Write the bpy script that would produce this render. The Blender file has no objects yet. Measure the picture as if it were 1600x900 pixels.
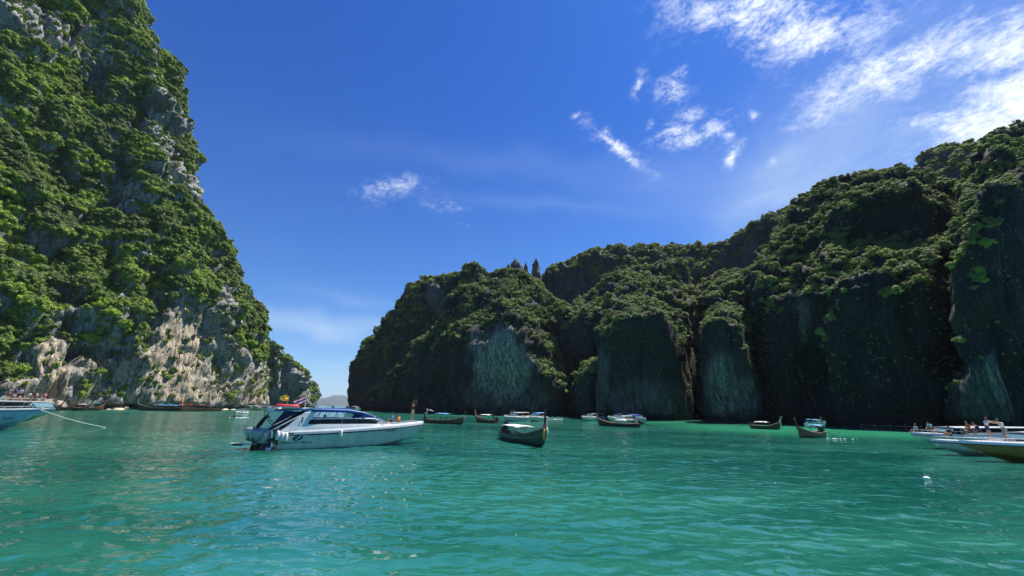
import bpy, bmesh, math, random
import numpy as np
from mathutils import Vector, Matrix

random.seed(7); RNG = np.random.default_rng(11)
sc = bpy.context.scene
COL = sc.collection
R = math.radians

# ------------------------------------------------------------------ camera
H = 3.1; F = 640.0; ROLL = R(1.0); PITCH = math.atan(189/640)
cam = bpy.data.cameras.new('camera'); camo = bpy.data.objects.new('camera', cam); COL.objects.link(camo)
cam.sensor_width = 36; cam.lens = 36*F/1600; cam.clip_start = 0.1; cam.clip_end = 30000
camo.matrix_world = Matrix.Translation((0, 0, H)) @ Matrix.Rotation(R(90)+PITCH, 4, 'X') @ Matrix.Rotation(ROLL, 4, 'Z')
sc.camera = camo
sc.view_settings.view_transform = 'Standard'; sc.view_settings.look = 'None'
sc.view_settings.exposure = 1.0; sc.view_settings.gamma = 1.0
sc.cycles.max_bounces = 6; sc.cycles.transparent_max_bounces = 6; sc.cycles.caustics_reflective = False
sc.cycles.caustics_refractive = False; sc.cycles.sample_clamp_indirect = 4; sc.cycles.sample_clamp_direct = 12

# sight lines of the photograph: helpers that turn a spot and a depth into a place in the world
def ray(x, y):
    dx = x-800.; up = 450.-y
    a = dx*math.cos(ROLL)-up*math.sin(ROLL); b = dx*math.sin(ROLL)+up*math.cos(ROLL)
    return Vector((a, F*math.cos(PITCH)-b*math.sin(PITCH), b*math.cos(PITCH)+F*math.sin(PITCH)))
def at(x, y, Y):
    d = ray(x, y); return Vector((0, 0, H))+d*(Y/d.y)
def gr(x, y, z=0.0):
    d = ray(x, y); return Vector((0, 0, H))+d*((z-H)/d.z)
def projn(P):
    v = P-np.array([0, 0, H])
    fw = v[..., 1]*math.cos(PITCH)+v[..., 2]*math.sin(PITCH); uc = -v[..., 1]*math.sin(PITCH)+v[..., 2]*math.cos(PITCH)
    fw = np.maximum(fw, 1e-3); a = v[..., 0]/fw*F; b = uc/fw*F
    return 800+a*math.cos(ROLL)+b*math.sin(ROLL), 450-(-a*math.sin(ROLL)+b*math.cos(ROLL)), fw

# ------------------------------------------------------------------ sun and sky
SUN_EL, SUN_AZ = R(63), R(53)          # azimuth measured from +Y towards +X
sdir = Vector((math.cos(SUN_EL)*math.sin(SUN_AZ), math.cos(SUN_EL)*math.cos(SUN_AZ), math.sin(SUN_EL)))
sl = bpy.data.lights.new('sun', 'SUN'); sl.energy = 5.0; sl.angle = R(0.5); sl.color = (1.0, 0.955, 0.88)
so = bpy.data.objects.new('sun', sl); COL.objects.link(so)
so.rotation_euler = sdir.to_track_quat('Z', 'Y').to_euler()

class NT:
    """small helper for writing node graphs"""
    def __init__(s, tree): s.t = tree; s.n = tree.nodes; s.l = tree.links
    def add(s, kind, **kw):
        nd = s.n.new(kind)
        for k, v in kw.items(): setattr(nd, k, v)
        return nd
    def put(s, sock, v):
        if isinstance(v, bpy.types.NodeSocket): s.l.new(v, sock)
        elif v is not None: sock.default_value = v
    def m(s, op, a, b=None, c=None, clamp=False):
        nd = s.add('ShaderNodeMath', operation=op); nd.use_clamp = clamp
        s.put(nd.inputs[0], a)
        if b is not None: s.put(nd.inputs[1], b)
        if c is not None: s.put(nd.inputs[2], c)
        return nd.outputs[0]
    def vm(s, op, a, b=None):
        nd = s.add('ShaderNodeVectorMath', operation=op); s.put(nd.inputs[0], a)
        if b is not None: s.put(nd.inputs[1], b)
        return nd.outputs['Value'] if op in ('DOT_PRODUCT', 'LENGTH') else nd.outputs[0]
    def mix(s, f, a, b, mode='MIX'):
        nd = s.add('ShaderNodeMix', data_type='RGBA', blend_type=mode); s.put(nd.inputs[0], f)
        def c(v): return (*v, 1.0) if isinstance(v, tuple) and len(v) == 3 else v
        s.put(nd.inputs[6], c(a)); s.put(nd.inputs[7], c(b)); return nd.outputs[2]
    def ramp(s, v, lo, hi, a=0., b=1.):
        nd = s.add('ShaderNodeMapRange', interpolation_type='SMOOTHSTEP'); s.put(nd.inputs[0], v)
        for i, x in zip((1, 2, 3, 4), (lo, hi, a, b)): s.put(nd.inputs[i], x)
        return nd.outputs[0]
    def noise(s, vec, scale, detail=4, rough=.55, dist=0.):
        nd = s.add('ShaderNodeTexNoise'); s.put(nd.inputs['Vector'], vec)
        nd.inputs['Scale'].default_value = scale; nd.inputs['Detail'].default_value = detail
        nd.inputs['Roughness'].default_value = rough; nd.inputs['Distortion'].default_value = dist
        return nd.outputs[0]
    def scale(s, vec, sc3, rot=(0, 0, 0), loc=(0, 0, 0)):
        nd = s.add('ShaderNodeMapping'); s.put(nd.inputs[0], vec); nd.inputs['Scale'].default_value = sc3
        nd.inputs['Rotation'].default_value = rot; nd.inputs['Location'].default_value = loc
        return nd.outputs[0]

world = bpy.data.worlds.new('World'); sc.world = world; world.use_nodes = True
W = NT(world.node_tree); W.n.clear()
sky = W.add('ShaderNodeTexSky', sky_type='NISHITA'); sky.sun_disc = False
sky.sun_elevation = SUN_EL; sky.sun_rotation = SUN_AZ
sky.air_density = 1.0; sky.dust_density = 0.35; sky.ozone_density = 3.0
D = W.add('ShaderNodeTexCoord').outputs['Generated']
# clouds: (x, y, rx, ry, angle, strength) laid out on the sky as seen from the lagoon
CL = [(1205,35,150,42,12,1.1),(1300,40,110,40,0,.7),(1400,110,130,42,-22,1.0),(1330,150,90,30,-25,.75),(1500,90,90,45,-15,.8),(1600,75,70,50,-30,1.0),
      (1640,190,130,80,-15,1.5),(1460,190,60,18,-15,.9),(970,235,62,12,33,.95),(1060,220,45,22,-10,.9),(1110,200,35,18,-20,.75),
      (1050,145,28,22,10,.75),(1068,110,16,20,30,.7),(1000,135,9,20,15,.8),(1140,245,12,22,20,.85),(1080,180,22,12,10,.7),(1133,212,12,10,10,.7),(1175,185,8,12,0,.6),(1015,203,14,8,0,.6),(1215,245,10,8,0,.5),
      (608,298,50,17,-15,.62),(700,326,28,11,10,.66),(725,360,18,5,-12,.7),(560,300,24,7,0,.3),(896,183,8,6,0,.6)]
HZ = [(1240,270,45,130,38,.5),(490,505,150,17,7,.5),(560,470,70,9,12,.18),(525,590,120,40,0,.35),(760,250,220,20,6,.10),(1180,300,200,55,0,.2),(1560,190,250,140,0,.5),(850,318,200,12,4,.10)]
def blob(x, y, rx, ry, ang, st, soft=1.0):
    c = ray(x, y); e = ray(x+1, y); g = ray(x, y-1); k = c.length
    c2 = c.normalized(); a = (e-c); a = (a-c2*a.dot(c2)).normalized(); b = (g-c); b = (b-c2*b.dot(c2)); b = (b-a*b.dot(a)).normalized()
    th = R(-ang); u = a*math.cos(th)+b*math.sin(th); v = b*math.cos(th)-a*math.sin(th)
    su = k/rx; sv = k/ry*.9
    U = W.m('MULTIPLY', W.vm('DOT_PRODUCT', D2, tuple(u)), su); V = W.m('MULTIPLY', W.vm('DOT_PRODUCT', D2, tuple(v)), sv)
    Cc = W.m('SUBTRACT', 1.0, W.vm('DOT_PRODUCT', D2, tuple(c2)))
    r = W.m('ADD', W.m('MULTIPLY', U, U), W.m('MULTIPLY', V, V)); r = W.m('ADD', r, W.m('MULTIPLY', W.m('GREATER_THAN', Cc, .9), 99))
    # r is zero at the axis; offset so the centre sits on c (u,v are orthogonal to c)
    return W.m('MULTIPLY', W.m('POWER', 2.718, W.m('MULTIPLY', r, -soft)), st)
warp = W.add('ShaderNodeTexNoise'); W.put(warp.inputs['Vector'], D); warp.inputs['Scale'].default_value = 9; warp.inputs['Detail'].default_value = 3
wv = W.vm('SUBTRACT', warp.outputs[1], (.5, .5, .5))
D2 = W.vm('ADD', D, W.vm('MULTIPLY', wv, (.07, .07, .07)))
dens = None
for cdef in CL:
    q = blob(*cdef); dens = q if dens is None else W.m('MAXIMUM', dens, q)
haz = None
for cdef in HZ:
    q = blob(*cdef); haz = q if haz is None else W.m('ADD', haz, q)
Dq = W.scale(D, (1, 1, 1.7), (0, .35, .25))
n1 = W.noise(Dq, 9, 9, .64, .4); n2 = W.noise(Dq, 27, 7, .68, .5); n3 = W.noise(W.scale(D, (1.3, 1, 2.2), (0, .5, .2)), 75, 4, .65, .3)
nn = W.m('ADD', W.m('ADD', W.m('MULTIPLY', n1, .40), W.m('MULTIPLY', n2, .38)), W.m('MULTIPLY', n3, .22))
cl = W.m('MULTIPLY', W.m('MINIMUM', W.m('MULTIPLY', dens, 1.15), 1.0), W.ramp(W.m('ADD', nn, W.m('MULTIPLY', dens, .15)), .51, .77))
cl = W.m('MINIMUM', cl, .9)
hz = W.m('MULTIPLY', haz, W.ramp(W.noise(W.scale(D, (1, 1, 3), (0.4, 0.2, 0)), 3.2, 6, .55, .6), .25, .8, .45, 1.2))
sz = W.add('ShaderNodeSeparateXYZ'); W.put(sz.inputs[0], D)
elev = sz.outputs[2]
tint = W.mix(W.ramp(elev, 0.0, .75), (.46, .80, 1.18), (.19, .55, 1.24))
skyc = W.mix(1.0, sky.outputs[0], tint, 'MULTIPLY')
skyc = W.mix(W.m('MINIMUM', hz, .8), skyc, (5.2, 6.6, 8.2))
skyc = W.mix(cl, skyc, (9.4, 10.0, 10.6))
bg = W.add('ShaderNodeBackground'); W.put(bg.inputs[0], skyc); bg.inputs[1].default_value = 0.061
wo = W.add('ShaderNodeOutputWorld'); W.l.new(bg.outputs[0], wo.inputs[0])

# ------------------------------------------------------------------ tagging
def tag(o, label=None, cat=None, group=None, kind=None):
    if label: o['label'] = label
    if cat: o['category'] = cat
    if group: o['group'] = group
    if kind: o['kind'] = kind
    return o
def empty(name, loc=(0, 0, 0), rz=0.0, label=None, cat=None, group=None):
    o = bpy.data.objects.new(name, None); COL.objects.link(o); o.location = loc; o.rotation_euler = (0, 0, rz)
    o.empty_display_size = .3
    return tag(o, label, cat, group)
def copy_tree(o, parent=None):
    c = o.copy(); COL.objects.link(c); c.parent = parent
    for ch in o.children: copy_tree(ch, c)
    return c

# ------------------------------------------------------------------ materials
MAT = {}
def mat(name, col=(.5, .5, .5), rough=.5, metal=0., spec=.5, var=0.0, vs=3.0, bump=0.0, coat=0.):
    if name in MAT: return MAT[name]
    m = bpy.data.materials.new(name); m.use_nodes = True; T = NT(m.node_tree); b = T.n['Principled BSDF']
    b.inputs['Roughness'].default_value = rough; b.inputs['Metallic'].default_value = metal
    b.inputs['Specular IOR Level'].default_value = spec; b.inputs['Coat Weight'].default_value = coat
    co = T.add('ShaderNodeTexCoord').outputs['Object']
    n = T.noise(co, vs, 5, .6); n2 = T.noise(T.scale(co, (1, 1, .25)), vs*3, 3, .6)
    f = T.m('ADD', T.m('MULTIPLY', n, .6), T.m('MULTIPLY', n2, .4))
    k = T.ramp(f, .3, .75, 1-var, 1+var*.4)
    base = T.mix(1.0, (*col, 1.), k, 'MULTIPLY'); T.put(b.inputs['Base Color'], base)
    T.put(b.inputs['Roughness'], T.ramp(n2, .2, .8, max(rough-.08, 0.02), min(rough+.12, 1)))
    if bump:
        bp = T.add('ShaderNodeBump'); bp.inputs['Distance'].default_value = bump; bp.inputs['Strength'].default_value = .6
        T.put(bp.inputs['Height'], n2); T.put(b.inputs['Normal'], bp.outputs[0])
    MAT[name] = m; return m
def M(n): return MAT[n]
mat('gelcoat', (.66, .67, .655), .28, var=.10, vs=1.2, coat=.3)
mat('hull_side', (.50, .535, .455), .25, var=.16, vs=.9, coat=.4)  # white hull, greyed green to carry its shaded side and water bounce
mat('hull_blue', (.30, .44, .52), .3, var=.2, vs=.8)
mat('hull_yellow', (.25, .135, .025), .4, var=.35, vs=1.2)
mat('rub_black', (.015, .016, .018), .5, var=.2)
mat('tint_glass', (.010, .007, .007), .25, spec=.3, var=.2)
mat('pane_glass', (.10, .20, .22), .06, spec=.8, var=.1)
mat('blue_canvas', (.012, .075, .34), .75, var=.2, vs=2, bump=.01)
mat('navy_canvas', (.012, .018, .055), .8, var=.25, vs=2, bump=.01)
mat('sky_canvas', (.10, .30, .55), .75, var=.25, vs=2, bump=.01)
mat('white_canvas', (.60, .59, .55), .8, var=.2, vs=2, bump=.01)
mat('steel', (.62, .63, .64), .25, 1.0)
mat('engine_silver', (.30, .36, .34), .3, .35, var=.18, coat=.4)
mat('dark_metal', (.03, .033, .036), .45, .3, var=.2)
mat('dark_wood', (.035, .022, .014), .55, var=.45, vs=4, bump=.01)
mat('brown_wood', (.13, .060, .028), .55, var=.45, vs=4, bump=.01)
mat('tan_wood', (.36, .22, .11), .6, var=.35, vs=4, bump=.01)
mat('green_paint', (.03, .07, .045), .5, var=.4, vs=3)
mat('pale_paint', (.22, .28, .20), .6, var=.5, vs=6)
mat('red', (.50, .025, .02), .6, var=.15); mat('orange', (.75, .16, .03), .7, var=.15)
mat('yellow', (.80, .50, .03), .6, var=.15); mat('pink', (.70, .16, .22), .7, var=.15)
mat('lime', (.45, .62, .05), .7, var=.1); mat('white', (.66, .66, .64), .6, var=.12)
mat('flag_blue', (.03, .03, .18), .7); mat('decal_navy', (.012, .030, .085), .4)
mat('ink', (.012, .014, .02), .5); mat('skin', (.36, .19, .11), .55, var=.1); mat('skin_dark', (.10, .048, .026), .55, var=.1)
mat('hair', (.012, .010, .009), .6); mat('navy_cloth', (.02, .018, .12), .85, var=.2); mat('black_cloth', (.012, .012, .015), .85, var=.2)
mat('maroon_cloth', (.09, .015, .018), .85, var=.2); mat('khaki_cloth', (.35, .30, .19), .85, var=.2)
mat('cyan_cloth', (.16, .52, .62), .85, var=.2); mat('white_cloth', (.58, .58, .57), .85, var=.15); mat('blue_cloth', (.05, .18, .42), .85, var=.2)
mat('purple_cloth', (.10, .04, .28), .85, var=.2); mat('rope', (.55, .60, .50), .9, var=.2); mat('foam', (.85, .90, .88), .9, var=.1, vs=2)
mat('teal_paint', (.05, .35, .36), .6, var=.2); mat('bark', (.10, .085, .065), .85, var=.5, vs=2, bump=.03)

def foliage_mat():
    m = bpy.data.materials.new('foliage'); m.use_nodes = True; T = NT(m.node_tree); b = T.n['Principled BSDF']
    oi = T.add('ShaderNodeObjectInfo'); r = oi.outputs['Random']; co = T.add('ShaderNodeTexCoord').outputs['Object']
    geo = T.add('ShaderNodeNewGeometry')
    isl = geo.outputs['Random Per Island']
    c1 = T.mix(T.ramp(r, 0.0, .55), (.045, .078, .020), (.108, .165, .026))
    c2 = T.mix(T.ramp(r, .55, .98), c1, (.165, .225, .032))
    patch = T.noise(geo.outputs['Position'], .06, 5, .65)
    c3 = T.mix(T.ramp(patch, .42, .60, 0., .8), c2, (.052, .075, .036))
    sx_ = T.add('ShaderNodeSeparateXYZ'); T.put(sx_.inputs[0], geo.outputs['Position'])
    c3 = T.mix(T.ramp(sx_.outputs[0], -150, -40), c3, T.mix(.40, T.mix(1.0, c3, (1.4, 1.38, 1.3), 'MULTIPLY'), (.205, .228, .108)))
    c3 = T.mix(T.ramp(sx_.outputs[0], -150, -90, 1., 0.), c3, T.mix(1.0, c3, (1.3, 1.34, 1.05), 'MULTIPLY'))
    c4 = T.mix(T.m('MULTIPLY', isl, .55), c3, T.mix(1.0, c3, (1.9, 1.65, 1.3), 'MULTIPLY'))
    T.put(b.inputs['Base Color'], c4); b.inputs['Roughness'].default_value = .62; b.inputs['Specular IOR Level'].default_value = .35
    tr = T.add('ShaderNodeBsdfTranslucent'); T.put(tr.inputs[0], T.mix(1.0, c4, (1.25, 1.5, .6), 'MULTIPLY'))
    mx = T.add('ShaderNodeMixShader'); mx.inputs[0].default_value = .22
    T.l.new(b.outputs[0], mx.inputs[1]); T.l.new(tr.outputs[0], mx.inputs[2]); T.l.new(mx.outputs[0], T.n['Material Output'].inputs[0])
    return m
FOL = foliage_mat()

def rock_mat():
    m = bpy.data.materials.new('limestone'); m.use_nodes = True; T = NT(m.node_tree); b = T.n['Principled BSDF']
    P = T.add('ShaderNodeNewGeometry').outputs['Position']
    def attr(n):
        a = T.add('ShaderNodeAttribute', attribute_name=n); return a.outputs['Fac']
    st = T.noise(T.scale(P, (1, 1, .13), (.10, .06, 0)), .75, 8, .62, .6)
    st2 = T.noise(T.scale(P, (1, 1, .07), (.10, .06, 0)), 2.6, 6, .6, .4)
    big = T.noise(P, .06, 5, .55, .3); fine = T.noise(P, 1.6, 8, .68)
    c = T.mix(T.ramp(st, .36, .62), (.060, .063, .066), (.300, .300, .285))
    c = T.mix(T.m('MULTIPLY', T.ramp(st2, .46, .66), .85), c, (.46, .445, .40))
    c = T.mix(T.ramp(big, .50, .64, 0., .65), c, (.060, .064, .066))
    tanc = T.mix(T.ramp(st2, .35, .65), (.27, .19, .12), (.60, .52, .39))
    tanc = T.mix(T.ramp(st, .40, .52), (.115, .095, .075), tanc)
    c = T.mix(attr('tan'), c, tanc)
    pal = T.mix(T.ramp(st2, .38, .66), (.055, .065, .055), (.70, .68, .55))
    pal = T.mix(T.ramp(st, .38, .60, .75, 0.), pal, (.06, .075, .07))
    c = T.mix(attr('pale'), c, pal)
    c = T.mix(attr('dark'), c, T.mix(T.ramp(st2, .45, .75), (.006, .008, .009), (.050, .060, .056)))  # stained black rock, colour darkened further to deepen the shade on these walls
    moss = T.m('MULTIPLY', T.ramp(fine, .50, .66), .5)
    c = T.mix(moss, c, (.040, .058, .026))
    c = T.mix(attr('waterline_dark'), c, (.012, .014, .012))
    T.put(b.inputs['Base Color'], c); b.inputs['Roughness'].default_value = .85; b.inputs['Specular IOR Level'].default_value = .25
    bp = T.add('ShaderNodeBump'); bp.inputs['Distance'].default_value = 1.1; bp.inputs['Strength'].default_value = .9
    T.put(bp.inputs['Height'], T.m('ADD', T.m('MULTIPLY', st2, .5), T.m('ADD', T.m('MULTIPLY', st, .8), T.m('MULTIPLY', fine, .5))))
    T.put(b.inputs['Normal'], bp.outputs[0])
    return m
ROCK = rock_mat()

# ------------------------------------------------------------------ numpy noise
_perm = RNG.permutation(256); _perm = np.concatenate([_perm, _perm, _perm])
_g = RNG.normal(size=(256, 3)); _g /= np.linalg.norm(_g, axis=1)[:, None]
def pn(P):
    i = np.floor(P).astype(int); f = P-i; i &= 255; w = f*f*f*(f*(f*6-15)+10); out = 0
    for a in (0, 1):
        for b_ in (0, 1):
            for c in (0, 1):
                h = _perm[_perm[_perm[(i[:, 0]+a) & 255]+((i[:, 1]+b_) & 255)]+((i[:, 2]+c) & 255)]
                d = (_g[h]*(f-np.array([a, b_, c]))).sum(1)
                out = out+d*(w[:, 0] if a else 1-w[:, 0])*(w[:, 1] if b_ else 1-w[:, 1])*(w[:, 2] if c else 1-w[:, 2])
    return out*1.6
def fbm(P, o=4, g=.5):
    s = 0; a = 1
    for k in range(o): s = s+a*pn(P*2**k+k*17.3); a *= g
    return s
def ss(x, a, b): t = np.clip((x-a)/(b-a), 0, 1); return t*t*(3-2*t)

# ------------------------------------------------------------------ cliffs
def pchip(T0, V, t):     # smooth but non-overshooting interpolation along the curve
    V = np.asarray(V, float); h = np.diff(T0); d = np.diff(V, axis=0)/h[:, None]; m = np.zeros_like(V)
    m[0] = d[0]; m[-1] = d[-1]
    if len(V) > 2:
        a, b = d[:-1], d[1:]; same = (a*b) > 0
        m[1:-1] = np.where(same, 2*a*b/np.where(same, a+b, 1), 0)*.6+.4*.5*(a+b)
    k = np.clip(np.searchsorted(T0, t, side='right')-1, 0, len(T0)-2); hh = h[k][:, None]; u = ((t-T0[k])/h[k])[:, None]
    return ((2*u**3-3*u**2+1)*V[k]+(u**3-2*u**2+u)*hh*m[k]+(-2*u**3+3*u**2)*V[k+1]+(u**3-u**2)*hh*m[k+1])
VEG = []      # every foliage spot: x y z, nx ny nz, scale, mass index
ALL_P = []
def cliff(stations, cell, amp, label, back=(22, .55), rock=(), tan=(), pale=(), dark=0., vegd=1.0, wallveg=.35, szr=(1.6, 4.2), notch=1.0, wallz=None, seed=0, cover=.0, full=False, big=1.0, step=0.0, sh=10.0, gully=1.0):
    curves = []
    for s in stations:
        (bx, bY), pts = s[0], s[1:]
        w = [at(bx, 640, bY)]; w[0].z = -3.0
        w += [at(*p) for p in pts]
        t = w[-1]; out = Vector((t.x, t.y, 0)).normalized()
        nfront = len(w)
        w.append(t+out*back[0]*.6+Vector((0, 0, -t.z*.06)))
        w.append(t+out*back[0]*1.6+Vector((0, 0, -t.z*back[1]))); w.append(t+out*back[0]*2.0+Vector((0, 0, -t.z-3)))
        P = np.array(w); L = np.concatenate([[0], np.cumsum(np.linalg.norm(np.diff(P, axis=0), axis=1))])
        # front gets the first 78% of the parameter
        q = np.where(np.arange(len(P)) < nfront, L/L[nfront-1]*.78, .78+.22*(L-L[nfront-1])/(L[-1]-L[nfront-1]))
        curves.append(pchip(q, P, np.linspace(0, 1, 60)))
    C = np.array(curves)                                       # ns x 60 x 3
    wid = np.linalg.norm(np.diff(C, axis=0), axis=2)[:, :47].mean(1); U0 = np.concatenate([[0], np.cumsum(wid)])
    nu = int(U0[-1]/cell)+2
    hgt = np.linalg.norm(np.diff(C, axis=1), axis=2)[:, :47].sum(1).mean(); nv = int(hgt/cell/.78)+2
    G = pchip(U0, C.reshape(len(C), -1), np.linspace(0, U0[-1], nu)).reshape(nu, 60, 3)
    G = pchip(np.linspace(0, 1, 60), G.transpose(1, 0, 2).reshape(60, -1), np.linspace(0, 1, nv)).reshape(nv, nu, 3).transpose(1, 0, 2)
    def normals(G):
        du = np.gradient(G, axis=0); dv = np.gradient(G, axis=1); n = np.cross(du, dv)
        return n/np.maximum(np.linalg.norm(n, axis=2), 1e-6)[..., None]
    N = normals(G); P = G.reshape(-1, 3); n = N.reshape(-1, 3); nb = n[:, 2].copy(); so_ = seed*31.7
    Q = P+so_
    A = amp
    wp = np.stack([fbm(Q/18+5, 2), fbm(Q/18+9, 2), fbm(Q/18+13, 2)], 1)*5
    d = A*2.2*big*fbm(Q/30, 3)+A*1.3*(np.abs(fbm((Q+wp)/np.array([11, 11, 17]), 3))-.25)+A*.8*fbm((Q+wp*.6)/np.array([4.2, 4.2, 12]), 3)
    d += A*.35*fbm(Q/np.array([1.6, 1.6, 5.]), 2)
    d += A*.22*fbm(Q*np.array([1/16, 1/16, 1/6.5]), 2)
    if dark > .3: d *= 1-.35*(1-ss(n[:, 2], .02, .25))
    d += A*.55*(np.abs(fbm(Q/np.array([7., 7., 26.]), 3))-.3)*(1.6 if dark > .3 else 1.)
    gn = pn(Q/np.array([17., 17., 75.])+3.3); gn2 = pn(Q/np.array([8., 8., 40.])+7.7)
    d -= gully*A*(2.6*np.exp(-(gn/.10)**2)+1.1*np.exp(-(gn2/.09)**2))
    ph = P[:, 2]/sh+1.1*fbm(Q/26+21, 2)+.25*fbm(Q/7+2, 2); fr_ = ph-np.floor(ph)
    saw = np.where(fr_ < .78, fr_/.78, (1-fr_)/.22); stp = step*saw*ss(fbm(Q/22+50, 2), -.45, .2)*ss(P[:, 2], 2, 14)
    fade = ss(P[:, 2], -3, 6)
    tt = np.tile(np.linspace(0, 1, nv), nu)
    ridge = 1-.55*np.exp(-((tt-.78)/.06)**2)
    d = d*(.35+.65*fade)*ridge
    X, Y, fw = projn(P)
    def masks(lst):
        s = np.zeros(len(P))
        for (cx, cy, rx, ry, an, st) in lst:
            a = R(an); dx = X-cx; dy = Y-cy; u = (dx*math.cos(a)+dy*math.sin(a))/rx; v = (-dx*math.sin(a)+dy*math.cos(a))/ry
            rr = np.sqrt(u*u+v*v)+.22*fbm(P/9+3, 3); s = np.maximum(s, st*(1-ss(rr, .75, 1.15)))
        return s
    mr, mt, mp = masks(rock), masks(tan), masks(pale)
    fl = np.clip(np.maximum(mt*1.4, mp*(.8 if dark > .3 else 0)), 0, 1)      # bare faces are fluted instead of knobbly
    d = d*(1-.55*fl)+fl*A*(.75*np.abs(fbm(Q/np.array([3.6, 3.6, 30.])+4, 3))+.4*fbm(Q/np.array([1.7, 1.7, 16.]), 2)); stp = stp*(1-.8*fl)
    if notch: d -= notch*(1-ss(P[:, 2], 1.2, 3.4))
    stp = stp*(ss(n[:, 2], .02, .30)*.9+.1 if dark > .3 else 1.0); nh = n*np.array([1, 1, .0]); nh = nh/np.maximum(np.linalg.norm(nh, axis=1), .3)[:, None]
    P = P+n*d[:, None]+nh*(stp*ridge-step*(.45 if dark < .3 else .2))[:, None]; G = P.reshape(nu, nv, 3); n = normals(G).reshape(-1, 3)
    me = bpy.data.meshes.new('cliff'); idx = np.arange(nu*nv).reshape(nu, nv)
    q = np.stack([idx[:-1, :-1], idx[1:, :-1], idx[1:, 1:], idx[:-1, 1:]], -1).reshape(-1, 4)
    me.from_pydata(P.tolist(), [], q.tolist()); me.shade_smooth()
    waterline_dark = (1-ss(P[:, 2]+fbm(P/2, 2)*.8, 1.5, 3.0))*.9  # near-black band on the rock just above the waterline
    for nm, v in (('tan', mt), ('pale', mp), ('dark', np.full(len(P), dark)*(1-mp)), ('waterline_dark', waterline_dark)):
        a = me.attributes.new(nm, 'FLOAT', 'POINT'); a.data.foreach_set('value', v.astype(np.float32))
    me.materials.append(ROCK)
    o = bpy.data.objects.new('cliff', me); COL.objects.link(o); tag(o, label, 'cliff', kind='structure')
    # foliage spots
    area = np.linalg.norm(np.cross(G[1:, :-1]-G[:-1, :-1], G[:-1, 1:]-G[:-1, :-1]), axis=2)
    fi = np.arange((nu-1)*(nv-1)); fr = (fi % (nv-1))/(nv-1.)
    vi = (fi//(nv-1))*nv+(fi % (nv-1))
    pat = fbm(P/14+40+so_, 4, .6)[vi]; slope = n[vi, 2]
    if not full:
        keep = fr < .90
    else: keep = fr > -1
    # coverage: everything that leans back is wooded, walls only in patches
    wv_ = np.clip(wallveg+pat*1.1, 0, 1)
    lim = .34 if dark > .3 else .16
    cov = np.where(slope > lim, 1.0, np.where(slope > lim-.14, np.maximum(wv_, .4), wv_)); cov = np.where(slope < -.2, cov*.3, cov)
    if dark > .3: cov = np.where(nb[vi] < .12, np.clip(cov*1.6+.1, 0, .6), cov)
    if dark > .3: cov = np.where((n @ np.array(sdir))[vi] > .10, np.maximum(cov, .9), cov)
    cov = cov*(1-np.maximum(np.maximum(mr, mt), mp)[vi]*.93); cov = np.maximum(cov, 0)
    cov *= ss(P[vi, 2], 3.0, 7.0)
    w = area.reshape(-1)*cov*keep
    npts = int(w.sum()*vegd/9.0)
    pick = RNG.choice(len(w), size=npts, p=w/w.sum())
    i0 = vi[pick]; e1 = P[np.minimum(i0+nv, len(P)-1)]-P[i0]; e2 = P[np.minimum(i0+1, len(P)-1)]-P[i0]
    pos = P[i0]+e1*RNG.random((npts, 1))+e2*RNG.random((npts, 1))
    rs = RNG.random(npts); sclv = szr[0]+(szr[1]-szr[0])*rs**2.2
    edge = np.clip((cov[pick]-.2)*1.4, .5, 1); sclv = sclv*edge*np.where(((slope[pick] < .25) | (nb[i0] < .12)) & (dark > .3), .42, 1.0)
    nn_ = n[i0]; pos = pos+nn_*(sclv*.18)[:, None]
    vis = projn(pos); facing = ((-(pos-np.array([0, 0, H])))*nn_).sum(1)/np.linalg.norm(pos, axis=1)
    ok = (facing > -.45) & (np.linalg.norm(e1, axis=1) < 2.6*cell) & (np.linalg.norm(e2, axis=1) < 2.6*cell)
    VEG.append(np.column_stack([pos, nn_, sclv, np.full(npts, seed)])[ok])
    return o

# --- left headland (near) ---
L1 = [
 [(-650,80),(-660,450,80),(-650,200,86),(-600,-100,96),(-560,-300,110)],
 [(-350,100),(-350,500,100),(-350,300,103),(-330,0,110),(-300,-200,118),(-280,-330,132)],
 [(-100,118),(-100,560,116),(-100,400,119),(-90,200,124),(-60,0,132),(-20,-150,142),(0,-260,156)],
 [(30,136),(30,600,134),(35,540,134),(35,400,138),(40,250,143),(60,100,150),(80,-60,160),(90,-200,172)],
 [(130,152),(130,600,149),(128,520,150),(125,400,154),(120,250,160),(130,100,166),(145,0,172),(150,-120,180)],
 [(220,172),(220,600,169),(222,520,166),(215,420,168),(205,300,171),(205,180,175),(195,60,180),(190,-60,186)],
 [(300,192),(300,600,189),(296,520,184),(285,440,182),(266,340,181),(255,240,182),(248,140,185),(230,60,189),(210,0,191),(195,-60,194)],
 [(360,214),(360,600,211),(354,540,205),(340,480,200),(315,400,195),(298,320,193),(275,240,191),(270,170,191),(254,105,193),(232,50,195),(216,0,197),(198,-60,201)],
 [(404,240),(408,610,238),(407,560,234),(398,520,230),(384,470,222),(344,405,212),(322,320,206),(294,245,202),(284,200,200),(287,160,200),(276,122,200),(255,90,202),(236,50,204),(216,0,208),(195,-60,212)],
 [(418,290),(413,600,290),(411,540,284),(392,500,278),(370,470,272),(326,405,262),(302,330,252),(278,250,247),(272,200,242),(272,150,242),(256,120,242),(232,90,242),(212,50,242),(195,0,242),(175,-60,242)]]
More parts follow.
